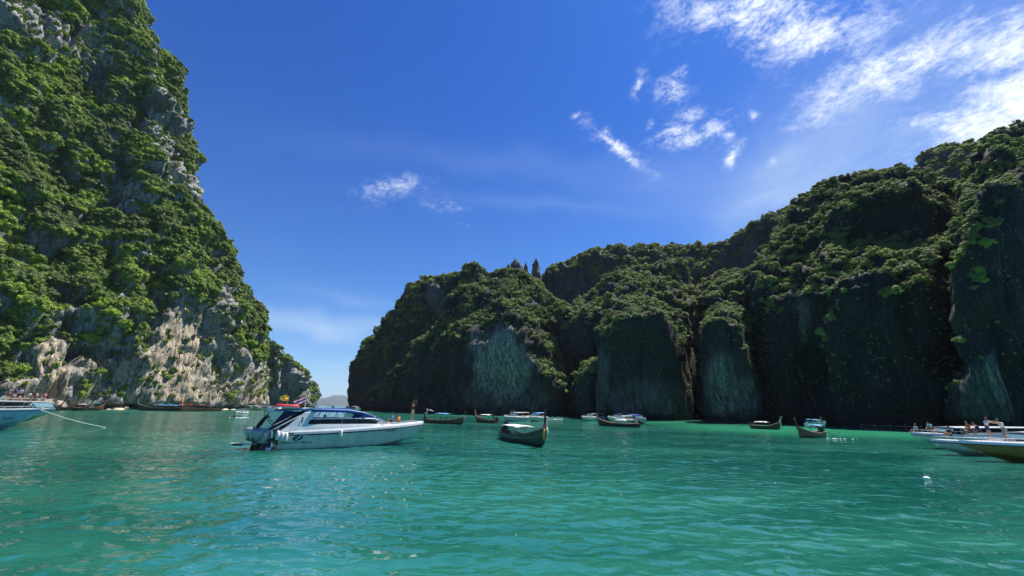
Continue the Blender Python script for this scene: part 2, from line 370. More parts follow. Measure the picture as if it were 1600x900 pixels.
rockL1 = [(240,575,170,58,4,.62),(280,540,34,50,12,.9),(150,60,28,60,-10,.5),(190,260,20,50,-15,.55),(300,300,16,40,-15,.6),(190,480,18,34,10,.5),(240,120,12,30,-10,.3),(120,560,50,45,0,.55),(345,470,20,30,0,.6),(40,30,110,38,25,.85),(150,90,22,75,-8,.8),(250,190,30,55,-10,.75),(262,260,16,40,-20,.8),(195,300,30,40,-15,.9),(285,300,14,30,0,.6),(285,555,62,85,12,.95),(95,580,45,55,-20,.95),(110,490,40,35,0,.7),(180,560,22,40,10,.6),(395,600,26,45,0,.8),(350,540,22,40,10,.6),(40,610,60,22,0,.8),(230,40,8,8,0,.3),(150,350,30,14,20,.3)]
tanL1 = [(250,590,170,36,4,.4),(283,555,42,80,14,.95),(92,575,26,52,-10,.9),(200,300,8,24,-20,.4),(60,605,55,16,0,.5),(398,612,16,28,0,.7),(300,618,60,14,0,.8),(150,600,18,26,0,.4)]
L1 = [[(q[0]-(5 if k_ > 5 and len(q) == 3 else 0),)+tuple(q[1:]) for q in st] for k_, st in enumerate(L1)]
L1 = [[(q[0], q[1]*1.15) if len(q) == 2 else (q[0], q[1], q[2]*1.15) for q in st] for st in L1]
cliff(L1, 1.3, 2.3, 'towering sunlit limestone cliff thick with trees, filling the left side', rock=rockL1, tan=tanL1, vegd=6.0, wallveg=.55, szr=(.8, 4.0), big=1.5, step=3.2, sh=15, seed=1, notch=1.6, back=(30, .3))
# --- farther left headland ---
L2 = [
 [(375,430),(378,560,425),(383,500,425),(393,485,430)],
 [(428,430),(428,600,425),(424,550,422),(422,532,432)],
 [(458,440),(456,610,436),(455,580,434),(455,562,444)],
 [(484,455),(484,618,452),(482,600,452),(480,589,462)],
 [(491,478),(494,622,476),(493,610,478),(489,601,484)],
 [(485,540),(488,618,540),(486,608,540),(482,601,542)]]
cliff(L2, 2.6, 2.6, 'small farther cliff headland of grey rock beyond the left cliff', rock=[(450,600,22,30,0,.8),(478,615,8,25,0,.6)], vegd=1.6, wallveg=.35, szr=(1.5, 4.2), step=4, sh=16, seed=2, notch=2.5, back=(60, .4))
# --- back hill far right ---
R0 = [
 [(1385,270),(1390,400,262),(1400,320,262),(1405,280,268)],
 [(1420,255),(1420,400,250),(1425,300,250),(1428,270,262)],
 [(1470,240),(1470,380,235),(1470,275,235),(1474,238,252)],
 [(1550,220),(1550,360,215),(1550,265,215),(1545,227,232)],
 [(1640,205),(1640,340,200),(1640,220,200),(1640,190,220)],
 [(1760,200),(1760,340,196),(1760,200,196),(1760,170,214)]]
cliff(R0, 2.4, 2.2, 'distant wooded hilltop showing above the right-hand cliffs', dark=.5, vegd=2.0, wallveg=.3, szr=(1.3, 3.6), step=5, sh=12, seed=3, back=(40, .5))
# --- long back ridge ---
R3 = [
 [(836,304),(838,520,301),(838,470,299),(840,445,299),(842,436,304)],
 [(900,297),(900,520,294),(900,450,292),(902,414,294),(905,401,313)],
 [(975,292),(975,500,289),(975,440,291),(975,405,301),(978,388,313)],
 [(1060,282),(1060,480,279),(1060,432,281),(1060,404,290),(1062,385,306)],
 [(1140,272),(1140,470,264),(1142,420,262),(1142,392,262),(1142,380,277)],
 [(1200,257),(1200,460,250),(1200,400,248),(1202,352,246),(1205,337,259)],
 [(1260,247),(1260,440,240),(1260,380,238),(1260,340,242),(1262,323,251)],
 [(1340,237),(1340,380,230),(1340,330,232),(1340,310,241)]]
cliff(R3, 2.2, 2.3, 'long shaded ridge behind the rounded pillars, trees along its crest', dark=.75, vegd=3.2, wallveg=.15, szr=(.9, 2.6), step=6, sh=13, seed=4, back=(40, .5))
# --- big middle-right mass ---
R2 = [
 [(1215,182),(1200,560,180),(1195,450,178),(1204,410,182),(1216,385,186)],
 [(1182,142),(1180,560,140),(1174,480,139),(1174,440,144),(1196,390,162),(1216,371,173)],
 [(1235,130),(1235,560,126),(1232,470,124),(1232,444,129),(1240,375,148),(1255,324,167)],
 [(1285,128),(1287,560,122),(1287,470,112),(1290,425,114),(1300,345,136),(1305,299,161)],
 [(1300,111),(1304,560,107),(1312,468,104),(1315,420,110),(1318,380,122),(1320,335,122),(1322,305,142),(1325,288,158)],
 [(1350,106),(1350,560,102),(1348,455,100),(1350,405,108),(1351,378,124),(1352,318,122),(1353,296,140),(1355,279,156)],
 [(1410,101),(1410,560,97),(1408,460,95),(1410,395,102),(1411,368,118),(1411,308,116),(1411,288,134),(1410,271,151)],
 [(1460,99),(1460,560,95),(1460,460,94),(1462,388,102),(1463,368,116),(1463,318,115),(1462,302,128),(1460,288,143)],
 [(1530,112),(1525,560,107),(1520,450,106),(1515,385,111),(1510,335,121),(1500,299,143)]]
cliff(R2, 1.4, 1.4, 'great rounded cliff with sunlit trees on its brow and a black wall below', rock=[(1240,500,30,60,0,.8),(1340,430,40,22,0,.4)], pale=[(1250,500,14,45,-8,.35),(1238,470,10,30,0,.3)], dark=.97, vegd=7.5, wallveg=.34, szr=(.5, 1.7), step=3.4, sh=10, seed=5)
# --- nearest right cliff ---
R1 = [
 [(1535,112),(1530,560,110),(1524,480,110),(1518,400,110),(1518,330,112),(1540,275,120)],
 [(1477,93),(1479,610,92),(1496,550,91),(1497,480,91),(1492,420,91),(1490,335,92),(1503,297,101),(1538,246,112)],
 [(1520,84),(1518,610,82),(1522,550,80),(1522,480,80),(1518,400,80),(1520,330,79),(1534,290,88),(1562,228,109)],
 [(1570,80),(1570,600,78),(1570,540,76),(1572,460,76),(1572,380,75),(1574,310,75),(1590,256,92),(1604,210,111)],
 [(1650,80),(1650,600,78),(1650,540,76),(1650,420,78),(1652,300,85),(1662,235,96),(1667,188,109)],
 [(1800,90),(1800,600,88),(1800,400,88),(1800,250,94),(1800,160,112)],
 [(2050,100),(2050,600,98),(2050,400,98),(2050,200,104),(2050,80,120)]]
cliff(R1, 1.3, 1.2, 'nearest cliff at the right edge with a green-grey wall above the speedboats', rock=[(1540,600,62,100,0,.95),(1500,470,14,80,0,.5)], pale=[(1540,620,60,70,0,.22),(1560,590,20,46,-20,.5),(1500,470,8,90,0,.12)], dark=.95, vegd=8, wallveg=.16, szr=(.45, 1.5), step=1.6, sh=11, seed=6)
# --- wooded slope between ridge and pillars ---
R4 = [
 [(835,262),(840,520,257),(850,485,252),(850,462,267)],
 [(880,237),(880,600,230),(878,525,227),(880,487,234),(885,472,252)],
 [(930,226),(930,600,216),(930,520,213),(930,492,219),(925,474,237),(930,460,257)],
 [(990,221),(990,560,213),(990,482,209),(990,458,219),(985,434,241),(990,420,261)],
 [(1050,216),(1050,560,209),(1050,492,206),(1055,454,216),(1055,430,236),(1055,415,256)],
 [(1090,213),(1090,560,207),(1090,502,206),(1090,483,213),(1090,464,226),(1088,455,246)],
 [(1130,206),(1130,560,199),(1130,482,194),(1130,454,199),(1132,440,213),(1135,433,236)],
 [(1190,206),(1190,560,198),(1190,480,192),(1188,440,196),(1188,426,216)]]
cliff(R4, 2.0, 2.1, 'wooded slope of lumpy treetops between the ridge and the pillars', dark=.9, vegd=4.4, wallveg=.25, szr=(.75, 2.4), step=6, sh=11, seed=7)
# --- left pyramid mass ---
RA = [
 [(552,385),(556,600,383),(564,565,382),(589,525,383),(606,512,385)],
 [(541,350),(543,600,350),(551,566,350),(579,528,353),(607,498,358)],
 [(575,322),(579,600,320),(585,563,322),(606,515,331),(638,460,342)],
 [(630,307),(634,590,304),(640,530,304),(652,475,311),(666,436,326)],
 [(690,302),(692,590,299),(692,520,298),(696,462,304),(704,430,319)],
 [(760,312),(758,590,307),(752,520,307),(745,455,313),(735,435,323)]]
cliff(RA, 2.4, 2.2, 'steep dark shoulder of rock dropping into the sea left of the pyramid', rock=[(680,470,22,34,-8,.9)], pale=[(682,465,16,28,-8,.35)], dark=.93, vegd=3.2, wallveg=.22, szr=(.9, 2.7), step=5.5, sh=13, seed=8, back=(40, .5))
RB = [
 [(570,304),(573,628,302),(580,615,302),(584,608,306)],
 [(600,290),(604,615,288),(608,595,288),(612,586,296)],
 [(625,280),(628,610,277),(631,580,276),(640,560,287)],
 [(665,255),(665,590,250),(670,550,250),(684,505,266)],
 [(705,236),(706,590,230),(708,540,228),(714,490,242),(726,435,260),(737,415,268)],
 [(740,226),(740,600,221),(745,548,218),(756,518,221),(762,475,238),(765,435,262),(765,432,274)],
 [(775,219),(775,600,213),(774,540,209),(778,503,211),(786,470,230),(790,435,262),(788,422,276)],
 [(815,208),(816,600,203),(812,550,200),(812,520,205),(818,480,228),(818,450,258),(812,425,274)],
 [(845,200),(844,610,196),(840,580,194),(838,550,200),(845,520,222),(848,480,246),(842,446,270)],
 [(872,196),(868,615,192),(864,595,194),(862,570,203),(866,545,220),(872,515,240),(872,490,256)],
 [(893,206),(886,625,205),(882,605,209),(880,585,219),(880,560,236),(880,545,252)],
 [(906,240),(904,632,240),(900,615,242),(896,603,248),(889,590,256)]]
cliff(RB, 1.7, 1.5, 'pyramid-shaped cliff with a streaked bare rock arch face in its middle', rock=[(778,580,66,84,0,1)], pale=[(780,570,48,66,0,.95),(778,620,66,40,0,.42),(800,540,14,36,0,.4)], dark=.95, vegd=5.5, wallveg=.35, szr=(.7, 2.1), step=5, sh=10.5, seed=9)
# --- low lobe beside the first pillar ---
RV = [
 [(888,205),(888,620,203),(892,600,205),(896,588,210)],
 [(905,186),(905,625,183),(905,600,186),(908,578,196)],
 [(925,182),(925,620,178),(924,590,180),(924,568,190)],
 [(950,190),(948,620,188),(944,590,188),(940,565,194)]]
cliff(RV, 1.8, 1.4, 'low wooded lobe at the waterline left of the first pillar', dark=.9, vegd=3.2, wallveg=.3, szr=(.9, 2.4), step=2, sh=8, seed=10)
# --- pillar one ---
P1 = [
 [(955,200),(950,560,196),(955,505,194),(970,487,192)],
 [(929,174),(929,600,173),(929,535,172),(941,500,175),(962,483,180)],
 [(945,163),(943,600,160),(942,545,159),(952,503,163),(972,478,176)],
 [(975,156),(974,600,152),(972,545,150),(976,512,146),(980,490,158),(990,470,172)],
 [(1010,154),(1010,600,150),(1010,545,148),(1010,508,145),(1010,485,156),(1010,468,172)],
 [(1058,156),(1058,600,153),(1054,545,151),(1048,518,150),(1042,496,160),(1033,476,174)],
 [(1072,163),(1072,600,160),(1068,548,158),(1060,516,160),(1050,490,174)],
 [(1089,186),(1089,600,186),(1085,556,186),(1074,518,186),(1058,492,186)],
 [(1080,208),(1076,600,196),(1072,552,194),(1062,520,192),(1050,495,190)]]
cliff(P1, 1.35, .95, 'broad domed rock pillar with shrubs over its crown, left of the slim pillar', rock=[(1005,625,75,34,0,.6),(935,590,12,60,0,.7)], pale=[(1010,625,72,34,0,.30),(936,600,12,60,0,.40)], dark=.93, vegd=7.5, wallveg=.35, szr=(.5, 1.5), step=2.8, sh=8.5, seed=11)
P2 = [
 [(1112,172),(1110,560,170),(1112,505,168),(1124,486,166)],
 [(1097,150),(1096,600,149),(1094,525,148),(1101,494,149),(1122,478,154)],
 [(1112,140),(1110,600,137),(1107,525,135),(1112,502,134),(1118,486,142),(1132,475,150)],
 [(1140,134),(1137,600,131),(1134,535,129),(1134,500,128),(1136,486,137),(1142,473,148)],
 [(1182,131),(1178,600,128),(1166,545,127),(1156,505,132),(1149,476,149)],
 [(1194,139),(1190,612,137),(1176,555,137),(1164,512,141),(1154,480,151)],
 [(1213,158),(1211,622,158),(1195,562,158),(1180,522,158),(1160,488,158)],
 [(1206,186),(1197,600,184),(1182,550,183),(1168,512,180),(1152,490,176)]]
cliff(P2, 1.2, .85, 'slim leaning rock pillar with a shrub-covered crown and right flank', rock=[(1135,600,38,70,-6,.8)], pale=[(1125,600,28,66,-6,.48),(1170,625,34,40,0,.36)], dark=.93, vegd=8, wallveg=.22, szr=(.45, 1.35), step=2.4, sh=8, seed=12)

# --- foliage ---
def clump_mesh(seed, leaves=1150):
    rg = np.random.default_rng(seed); K = rg.integers(15, 22); cs = []
    for k in range(K):
        a = rg.random()*6.283; r = .74*math.sqrt(rg.random()); cs.append((r*math.cos(a), r*math.sin(a), .05+.85*(1-r)*rg.random()+.05, .15+.17*rg.random()))
    V = []; Fc = []
    bmx = bmesh.new(); bmesh.ops.create_icosphere(bmx, subdivisions=2, radius=1)
    for (x, y, z, r) in [(0, 0, .05, .55)]+cs:
        pass
    core = []
    for (x, y, z, r) in [(0, 0, .0, .62)]+[c for c in cs]:
        b = len(V); rr = r*.72
        for v in bmx.verts if r > .6 else list(bmx.verts)[:]:
            j = 1+.25*(rg.random()-.5); V.append((x+v.co.x*rr*j, y+v.co.y*rr*j, z+v.co.z*rr*.85*j))
        if r > .6 or True:
            for f in bmx.faces: Fc.append([b+v.index for v in f.verts])
    bmx.free()
    for k in range(leaves):
        c = cs[rg.integers(len(cs))]; u = rg.normal(size=3); u[2] = abs(u[2])*.9 if rg.random() < .82 else -abs(u[2])*.6; u /= np.linalg.norm(u)
        p = np.array(c[:3])+u*c[3]*(.70+.55*rg.random())*np.array([1, 1, .85])
        nrm = u*.8+rg.normal(size=3)*.45+np.array([0, 0, .45]); nrm /= np.linalg.norm(nrm)
        a = np.cross(nrm, rg.normal(size=3)); a /= np.linalg.norm(a); bb = np.cross(nrm, a); s = .030+.036*rg.random()
        b0 = len(V); V += [tuple(p-a*s*1.3), tuple(p-bb*s*.75), tuple(p+a*s*1.3), tuple(p+bb*s*.75)]; Fc.append([b0, b0+1, b0+2, b0+3])
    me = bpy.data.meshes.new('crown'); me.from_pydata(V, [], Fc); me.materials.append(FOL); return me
CL_M = [clump_mesh(s) for s in range(7)]
clump_col = bpy.data.collections.new('foliage_kinds')
for i, me in enumerate(CL_M):
    clump_col.objects.link(bpy.data.objects.new('foliage_kind', me))
gt = bpy.data.node_groups.new('scatter', 'GeometryNodeTree')
gt.interface.new_socket('Geometry', in_out='INPUT', socket_type='NodeSocketGeometry'); gt.interface.new_socket('Geometry', in_out='OUTPUT', socket_type='NodeSocketGeometry')
gi = gt.nodes.new('NodeGroupInput'); go = gt.nodes.new('NodeGroupOutput'); ip = gt.nodes.new('GeometryNodeInstanceOnPoints')
ci = gt.nodes.new('GeometryNodeCollectionInfo'); ci.inputs['Collection'].default_value = clump_col; ci.inputs['Separate Children'].default_value = True; ci.inputs['Reset Children'].default_value = True
def na(name, t):
    n = gt.nodes.new('GeometryNodeInputNamedAttribute'); n.data_type = t; n.inputs[0].default_value = name; return n.outputs[0]
gt.links.new(gi.outputs[0], ip.inputs['Points']); gt.links.new(ci.outputs[0], ip.inputs['Instance']); ip.inputs['Pick Instance'].default_value = True
gt.links.new(na('kind_index', 'INT'), ip.inputs['Instance Index']); gt.links.new(na('scl', 'FLOAT_VECTOR'), ip.inputs['Scale'])
gt.links.new(na('rot', 'FLOAT_VECTOR'), ip.inputs['Rotation']); gt.links.new(ip.outputs[0], go.inputs[0])
VV = np.concatenate(VEG); VX, VY, VF = projn(VV[:, :3]); kp_ = (VX > -450) & (VX < 2000) & (VY > -350); VV = VV[kp_]; VX = VX[kp_]; VY = VY[kp_]; VF = VF[kp_]
inframe = (VX > -10) & (VX < 1610) & (VY > -10) & ~((VX > 520) & (VV[:, 5] < .35))
size = VV[:, 6]/VF; size = np.where(inframe, size, 0)
top = np.zeros(len(VV), bool)
# the largest visible ones become trees of their own, kept apart from each other
order = np.argsort(-size); chosen = []; cp = np.zeros((0, 2))
for i in order:
    if len(chosen) >= 290: break
    if len(cp) and (np.hypot(cp[:, 0]-VX[i], cp[:, 1]-VY[i]).min() < 13): continue
    chosen.append(i); cp = np.vstack([cp, [VX[i], VY[i]]])
top[chosen] = True
for sd in sorted(set(VV[:, 7])):
    S = VV[(VV[:, 7] == sd) & ~top]; me = bpy.data.meshes.new('cliff_foliage'); me.from_pydata(S[:, :3].tolist(), [], [])
    n = len(S); a = me.attributes.new('kind_index', 'INT', 'POINT'); a.data.foreach_set('value', RNG.integers(0, 7, n).astype(np.int32))
    tl = RNG.normal(0, .18, (n, 2)); rot = np.column_stack([tl[:, 0]-S[:, 4]*.35, tl[:, 1]+S[:, 3]*.35, RNG.random(n)*6.283])
    a = me.attributes.new('rot', 'FLOAT_VECTOR', 'POINT'); a.data.foreach_set('vector', rot.astype(np.float32).ravel())
    s3 = S[:, 6:7]*np.column_stack([.85+.4*RNG.random(n), .85+.4*RNG.random(n), .85+.6*RNG.random(n)])
    a = me.attributes.new('scl', 'FLOAT_VECTOR', 'POINT'); a.data.foreach_set('vector', s3.astype(np.float32).ravel())
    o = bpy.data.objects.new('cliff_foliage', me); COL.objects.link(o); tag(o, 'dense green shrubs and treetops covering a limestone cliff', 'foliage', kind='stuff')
    md = o.modifiers.new('scatter', 'NODES'); md.node_group = gt
print('VEG', len(VV), 'tris eq', len(VV)*CL_M[0].polygons.__len__())

# ------------------------------------------------------------------ mesh builder
class MB:
    def __init__(s): s.v = []; s.f = []; s.m = []
    def add(s, vs, fs, mi=0):
        b = len(s.v); s.v += [tuple(v) for v in vs]; s.f += [[b+i for i in f] for f in fs]; s.m += [mi]*len(fs); return s
    def box(s, c, d, mi=0, rot=None, taper=1.0):
        vs = []
        for z in (-1, 1):
            k = taper if z > 0 else 1
            for x, y in ((-1, -1), (1, -1), (1, 1), (-1, 1)):
                p = Vector((x*d[0]/2*k, y*d[1]/2*k, z*d[2]/2))
                if rot is not None: p = rot @ p
                vs.append(p+Vector(c))
        return s.add(vs, [(3, 2, 1, 0), (4, 5, 6, 7), (0, 1, 5, 4), (1, 2, 6, 5), (2, 3, 7, 6), (3, 0, 4, 7)], mi)
    def tube(s, pts, r, n=6, mi=0, flat=1.0):
        pts = [Vector(p) for p in pts]; rs = r if isinstance(r, (list, tuple)) else [r]*len(pts); vs = []
        for i, p in enumerate(pts):
            t = (pts[min(i+1, len(pts)-1)]-pts[max(i-1, 0)]).normalized()
            a = t.cross(Vector((0, 0, 1)) if abs(t.z) < .9 else Vector((1, 0, 0))).normalized(); b = t.cross(a)
            for k in range(n):
                an = 6.28318*k/n; vs.append(p+(a*math.cos(an)+b*math.sin(an)*flat)*rs[i])
        fs = [(i*n+k, i*n+(k+1) % n, (i+1)*n+(k+1) % n, (i+1)*n+k) for i in range(len(pts)-1) for k in range(n)]
        fs += [tuple(range(n))[::-1], tuple((len(pts)-1)*n+k for k in range(n))]
        return s.add(vs, fs, mi)
    def grid(s, rows, mi=0, close=False, flip=False):
        n = len(rows[0]); vs = [p for r in rows for p in r]; fs = []
        for i in range(len(rows)-1):
            for k in range(n if close else n-1):
                q = (i*n+k, i*n+(k+1) % n, (i+1)*n+(k+1) % n, (i+1)*n+k); fs.append(q[::-1] if flip else q)
        return s.add(vs, fs, mi)
    def ball(s, c, r, mi=0, n=8, m=6):
        r = r if isinstance(r, (tuple, list)) else (r, r, r); rows = []
        for i in range(m+1):
            th = math.pi*i/m; q = max(math.sin(th), .02)
            rows.append([(c[0]+r[0]*q*math.cos(6.28318*k/n), c[1]+r[1]*q*math.sin(6.28318*k/n), c[2]+r[2]*math.cos(th)) for k in range(n)])
        return s.grid(rows, mi, close=True, flip=True)
    def slab(s, top, t=.04, mi=0):
        """closed plate: rows of points lifted off their own underside"""
        n = len(top[0]); R_ = len(top); bot = [[(p[0], p[1], p[2]-t) for p in r] for r in top]
        s.grid(top, mi); s.grid(bot, mi, flip=True)
        ring = [top[0][k] for k in range(n)]+[top[i][n-1] for i in range(1, R_)]+[top[R_-1][k] for k in range(n-2, -1, -1)]+[top[i][0] for i in range(R_-2, 0, -1)]
        rb = [(p[0], p[1], p[2]-t) for p in ring]; return s.grid([rb, ring], mi, close=True)
    def build(s, name, mats, parent=None, smooth=False):
        me = bpy.data.meshes.new(name); me.from_pydata(s.v, [], s.f)
        for m in (mats if isinstance(mats, (list, tuple)) else [mats]): me.materials.append(MAT[m] if isinstance(m, str) else m)
        me.polygons.foreach_set('material_index', s.m)
        if smooth: me.shade_smooth()
        bm = bmesh.new(); bm.from_mesh(me); bmesh.ops.recalc_face_normals(bm, faces=bm.faces); bm.to_mesh(me); bm.free()
        o = bpy.data.objects.new(name, me); COL.objects.link(o); o.parent = parent; return o

# ------------------------------------------------------------------ trees of their own
trunk_me = []
for k in range(3):
    b = MB(); a = k*2.1
    b.tube([(0, 0, -1.0), (.05*math.cos(a), .05*math.sin(a), -.5), (.12*math.cos(a), .12*math.sin(a), 0), (.02, .05, .35)], [.09, .07, .055, .03], 7)
    for q in range(4):
        t = a+q*1.6; b.tube([(.06, .03, -.1+.05*q), (.3*math.cos(t), .3*math.sin(t), .18), (.48*math.cos(t), .48*math.sin(t), .30)], [.035, .022, .012], 5)
    o = b.build('trunk', 'bark'); trunk_me.append(o.data); bpy.data.objects.remove(o)
for q, i in enumerate(chosen):
    v = VV[i]; left = VX[i] < 520
    if left:
        zone = ('near the top of the frame' if VY[i] < 120 else 'on the upper slopes' if VY[i] < 260 else 'at mid height' if VY[i] < 400 else 'above the pale rock' if VY[i] < 500 else 'low over the boats')
        side = ('far left' if VX[i] < 70 else 'left of its middle' if VX[i] < 150 else 'right of its middle' if VX[i] < 260 else 'near its sky edge')
        zl = 'tree on left cliff, %s, %s' % (zone, side)
    else: zl = 'tree on the %s right-hand cliffs' % ('nearest' if VX[i] > 1480 else 'great rounded' if VX[i] > 1180 else 'central')
    o = empty('cliff_tree', v[:3], random.random()*6.28, 'leafy green '+zl, 'tree', 'trees: '+zl)
    s = v[6]*(1.05); o.scale = (s, s, s*(.85+.3*random.random()))
    c = bpy.data.objects.new('crown', CL_M[q % 7]); COL.objects.link(c); c.parent = o
    t = bpy.data.objects.new('trunk', trunk_me[q % 3]); COL.objects.link(t); t.parent = o

# --- pinnacles ---
def pinnacle(x, ytop, ybase, Y, wpx, label, sd, flat=1.0):
    a = at(x, ybase, Y); b = at(x, ytop, Y); w = wpx/F*Y*.5; rows = []; n = 16; m = 26
    for i in range(m+1):
        t = i/m; z = a.z-12+(b.z-a.z+12)*t; r = w*(1.25-.80*t)*(1-max(0, (t-.86)/.14)**1.6*.9); row = []
        for k in range(n):
            an = 6.28318*k/n; p = np.array([[math.cos(an)*1.3+sd, math.sin(an)*1.3, z/5.]]); q = r*(1+.55*fbm(p, 3)[0]+.2*fbm(p*np.array([[3, 3, .8]]), 2)[0])
            row.append((a.x+(b.x-a.x)*t+q*math.cos(an), Y+q*math.sin(an)*flat, z))
        rows.append(row)
    mb = MB().grid(rows, 0, close=True, flip=True); mb.add(rows[-1], [tuple(range(n))]); o = mb.build('rock_pinnacle', ROCK, smooth=True)
    me = o.data; at_ = me.attributes.new('dark', 'FLOAT', 'POINT'); at_.data.foreach_set('value', [.55]*len(me.vertices))
    tag(o, label, 'rock pinnacle')
pinnacle(838, 403, 478, 282, 20, 'tall pointed rock needle standing on the skyline right of the pyramid', 3)
pinnacle(806, 404, 478, 296, 34, 'blocky rock tower on the skyline, widest of the pinnacles', 8, .6)
pinnacle(822, 410, 478, 290, 15, 'small rock tooth between the blocky tower and the tall needle', 14)
pinnacle(795, 412, 478, 292, 18, 'stubby rock horn on the left shoulder of the blocky tower', 21)
# overhanging bare tree at the far left corner of the right cliffs
tr = empty('leaning_tree', at(556, 572, 349), 0, 'small tree leaning out over the sea from the left end of the right cliffs', 'tree')
b = MB(); b.tube([(3, 0, -1.5), (0, 0, .3), (-3, 0, .5), (-5.5, 0, -.8)], [.5, .4, .25, .1], 6); b.tube([(-2, 0, .4), (-3.5, .4, 1.8), (-4.4, .3, 2.4)], [.2, .12, .06], 5); b.build('trunk', 'bark', tr)
for (x, z, s) in ((-5.2, -.8, 1.5), (-4.3, 2.2, 1.3), (-1.4, 1.3, 1.8)):
    c = bpy.data.objects.new('crown', CL_M[2]); COL.objects.link(c); c.parent = tr; c.location = (x, 0, z); c.scale = (s, s, s*.7)

# --- far island ---
rows = []
xs = np.linspace(380, 700, 70)
for y_, hh in ((0, 0), (60, .45), (160, .8), (300, 1.0), (480, .75), (700, 0)):
    row = []
    for x in xs:
        base = at(float(x), 632, 9000); px_h = 13.5*math.exp(-((x-505)/34)**2)+8.5*math.exp(-((x-575)/75)**2)+4*math.exp(-((x-430)/60)**2)
        zt = px_h/667*9000*(1+.10*fbm(np.array([[x/9., 1.3, y_/200.]]), 3)[0])
        row.append((base.x, 9000+y_*2+120*fbm(np.array([[x/20., 7.3, y_/300.]]), 2)[0], -2+zt*hh*(1+.08*fbm(np.array([[x/5., 4.3, y_/100.]]), 3)[0])))
    rows.append(row)
mat('far_woods', (.018, .036, .030), .9, var=.35, vs=.01)
tag(MB().grid(rows).build('distant_island', 'far_woods', smooth=True), 'low hazy wooded island far out to sea in the gap', 'island', kind='structure')

# ------------------------------------------------------------------ water
def water_mat():
    m = bpy.data.materials.new('lagoon_water'); m.use_nodes = True; T = NT(m.node_tree); b = T.n['Principled BSDF']
    P = T.add('ShaderNodeNewGeometry').outputs['Position']
    sep = T.add('ShaderNodeSeparateXYZ'); T.put(sep.inputs[0], P); X, Y = sep.outputs[0], sep.outputs[1]
    big = T.noise(T.scale(P, (1, 2.2, 1)), .035, 4, .5, .6)
    deep = T.mix(T.ramp(big, .38, .62), (.005, .074, .058), (.018, .132, .096))
    # pale shallows over sand close to the cliffs
    def sh(cx, cy, rx, ry, st):
        u = T.m('DIVIDE', T.m('SUBTRACT', X, cx), rx); v = T.m('DIVIDE', T.m('SUBTRACT', Y, cy), ry)
        r = T.m('SQRT', T.m('ADD', T.m('MULTIPLY', u, u), T.m('MULTIPLY', v, v)))
        return T.m('MULTIPLY', T.ramp(T.m('ADD', r, T.m('MULTIPLY', T.m('SUBTRACT', big, .5), .8)), .55, 1.1, 1., 0.), st)
    s = sh(92, 84, 66, 38, 1.0)
    for a in ((70, 130, 50, 40, .55), (-70, 290, 90, 75, .75), (10, 185, 60, 28, .35), (-155, 175, 45, 40, .35), (-150, 260, 40, 60, .45), (60, 70, 30, 18, .35)):
        s = T.m('MAXIMUM', s, sh(*a))
    col = T.mix(s, deep, (.035, .30, .16))
    col = T.mix(T.ramp(X, -10, -70, 0., .35), col, (.012, .072, .045))  # duller green painted in leftward, adding to the left cliff's reflection
    T.put(b.inputs['Base Color'], col); b.inputs['IOR'].default_value = 1.45; b.inputs['Specular IOR Level'].default_value = 1.0
    dist = T.vm('LENGTH', P)
    T.put(b.inputs['Roughness'], T.ramp(dist, 15, 180, .03, .16))
    hs = None
    for sc_, (sx, sy), rot, amp, det in ((1.3, (.75, 1.2), .25, .15, 1), (.5, (.7, 1.15), -.35, .17, 1), (4.0, (.8, 1.1), .5, .028, 1), (.12, (.6, 1.), .2, .25, 2)):
        n = T.noise(T.scale(P, (sx, sy, 1), (0, 0, rot)), sc_, det, .52, .35); h = T.m('MULTIPLY', n, amp); hs = h if hs is None else T.m('ADD', hs, h)
    bp = T.add('ShaderNodeBump'); bp.inputs['Distance'].default_value = 1.0; bp.inputs['Strength'].default_value = 1.0
    T.put(bp.inputs['Height'], hs); T.put(b.inputs['Normal'], bp.outputs[0])
    return m
WAT = water_mat()
rr = np.concatenate([np.geomspace(2, 140, 420), np.geomspace(145, 12000, 44)]); aa = np.linspace(-math.pi*.36, math.pi*.36, 620)
A_, R_ = np.meshgrid(aa, rr); PX = np.stack([R_*np.sin(A_), R_*np.cos(A_), np.zeros_like(A_)], -1).reshape(-1, 3)
Q = PX*np.array([.7, 1.0, 1])
wz = (.034*pn(Q*1.25)+.034*pn(Q*.55+9)+.026*pn(Q*2.6+4)*(1-ss(R_.ravel(), 22, 50))); wz = wz*(1-ss(R_.ravel(), 60, 135)); PX[:, 2] = wz*1.1
nr, na_ = A_.shape; idx = np.arange(nr*na_).reshape(nr, na_)
q = np.stack([idx[:-1, :-1], idx[:-1, 1:], idx[1:, 1:], idx[1:, :-1]], -1).reshape(-1, 4)[:, ::-1]
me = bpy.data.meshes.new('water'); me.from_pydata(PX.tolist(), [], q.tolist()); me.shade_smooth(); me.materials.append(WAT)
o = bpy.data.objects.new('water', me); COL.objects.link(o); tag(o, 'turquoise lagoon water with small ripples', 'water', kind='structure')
# rest of the sea behind and beside the viewer, one step lower
rest = MB(); N_ = 48; ring = [(11990*math.sin(2*math.pi*k/N_), 11990*math.cos(2*math.pi*k/N_), -.12) for k in range(N_)]
rest.add(ring, [tuple(range(N_))[::-1]]); tag(rest.build('sea', WAT), 'open sea around the lagoon', 'sea', kind='structure')

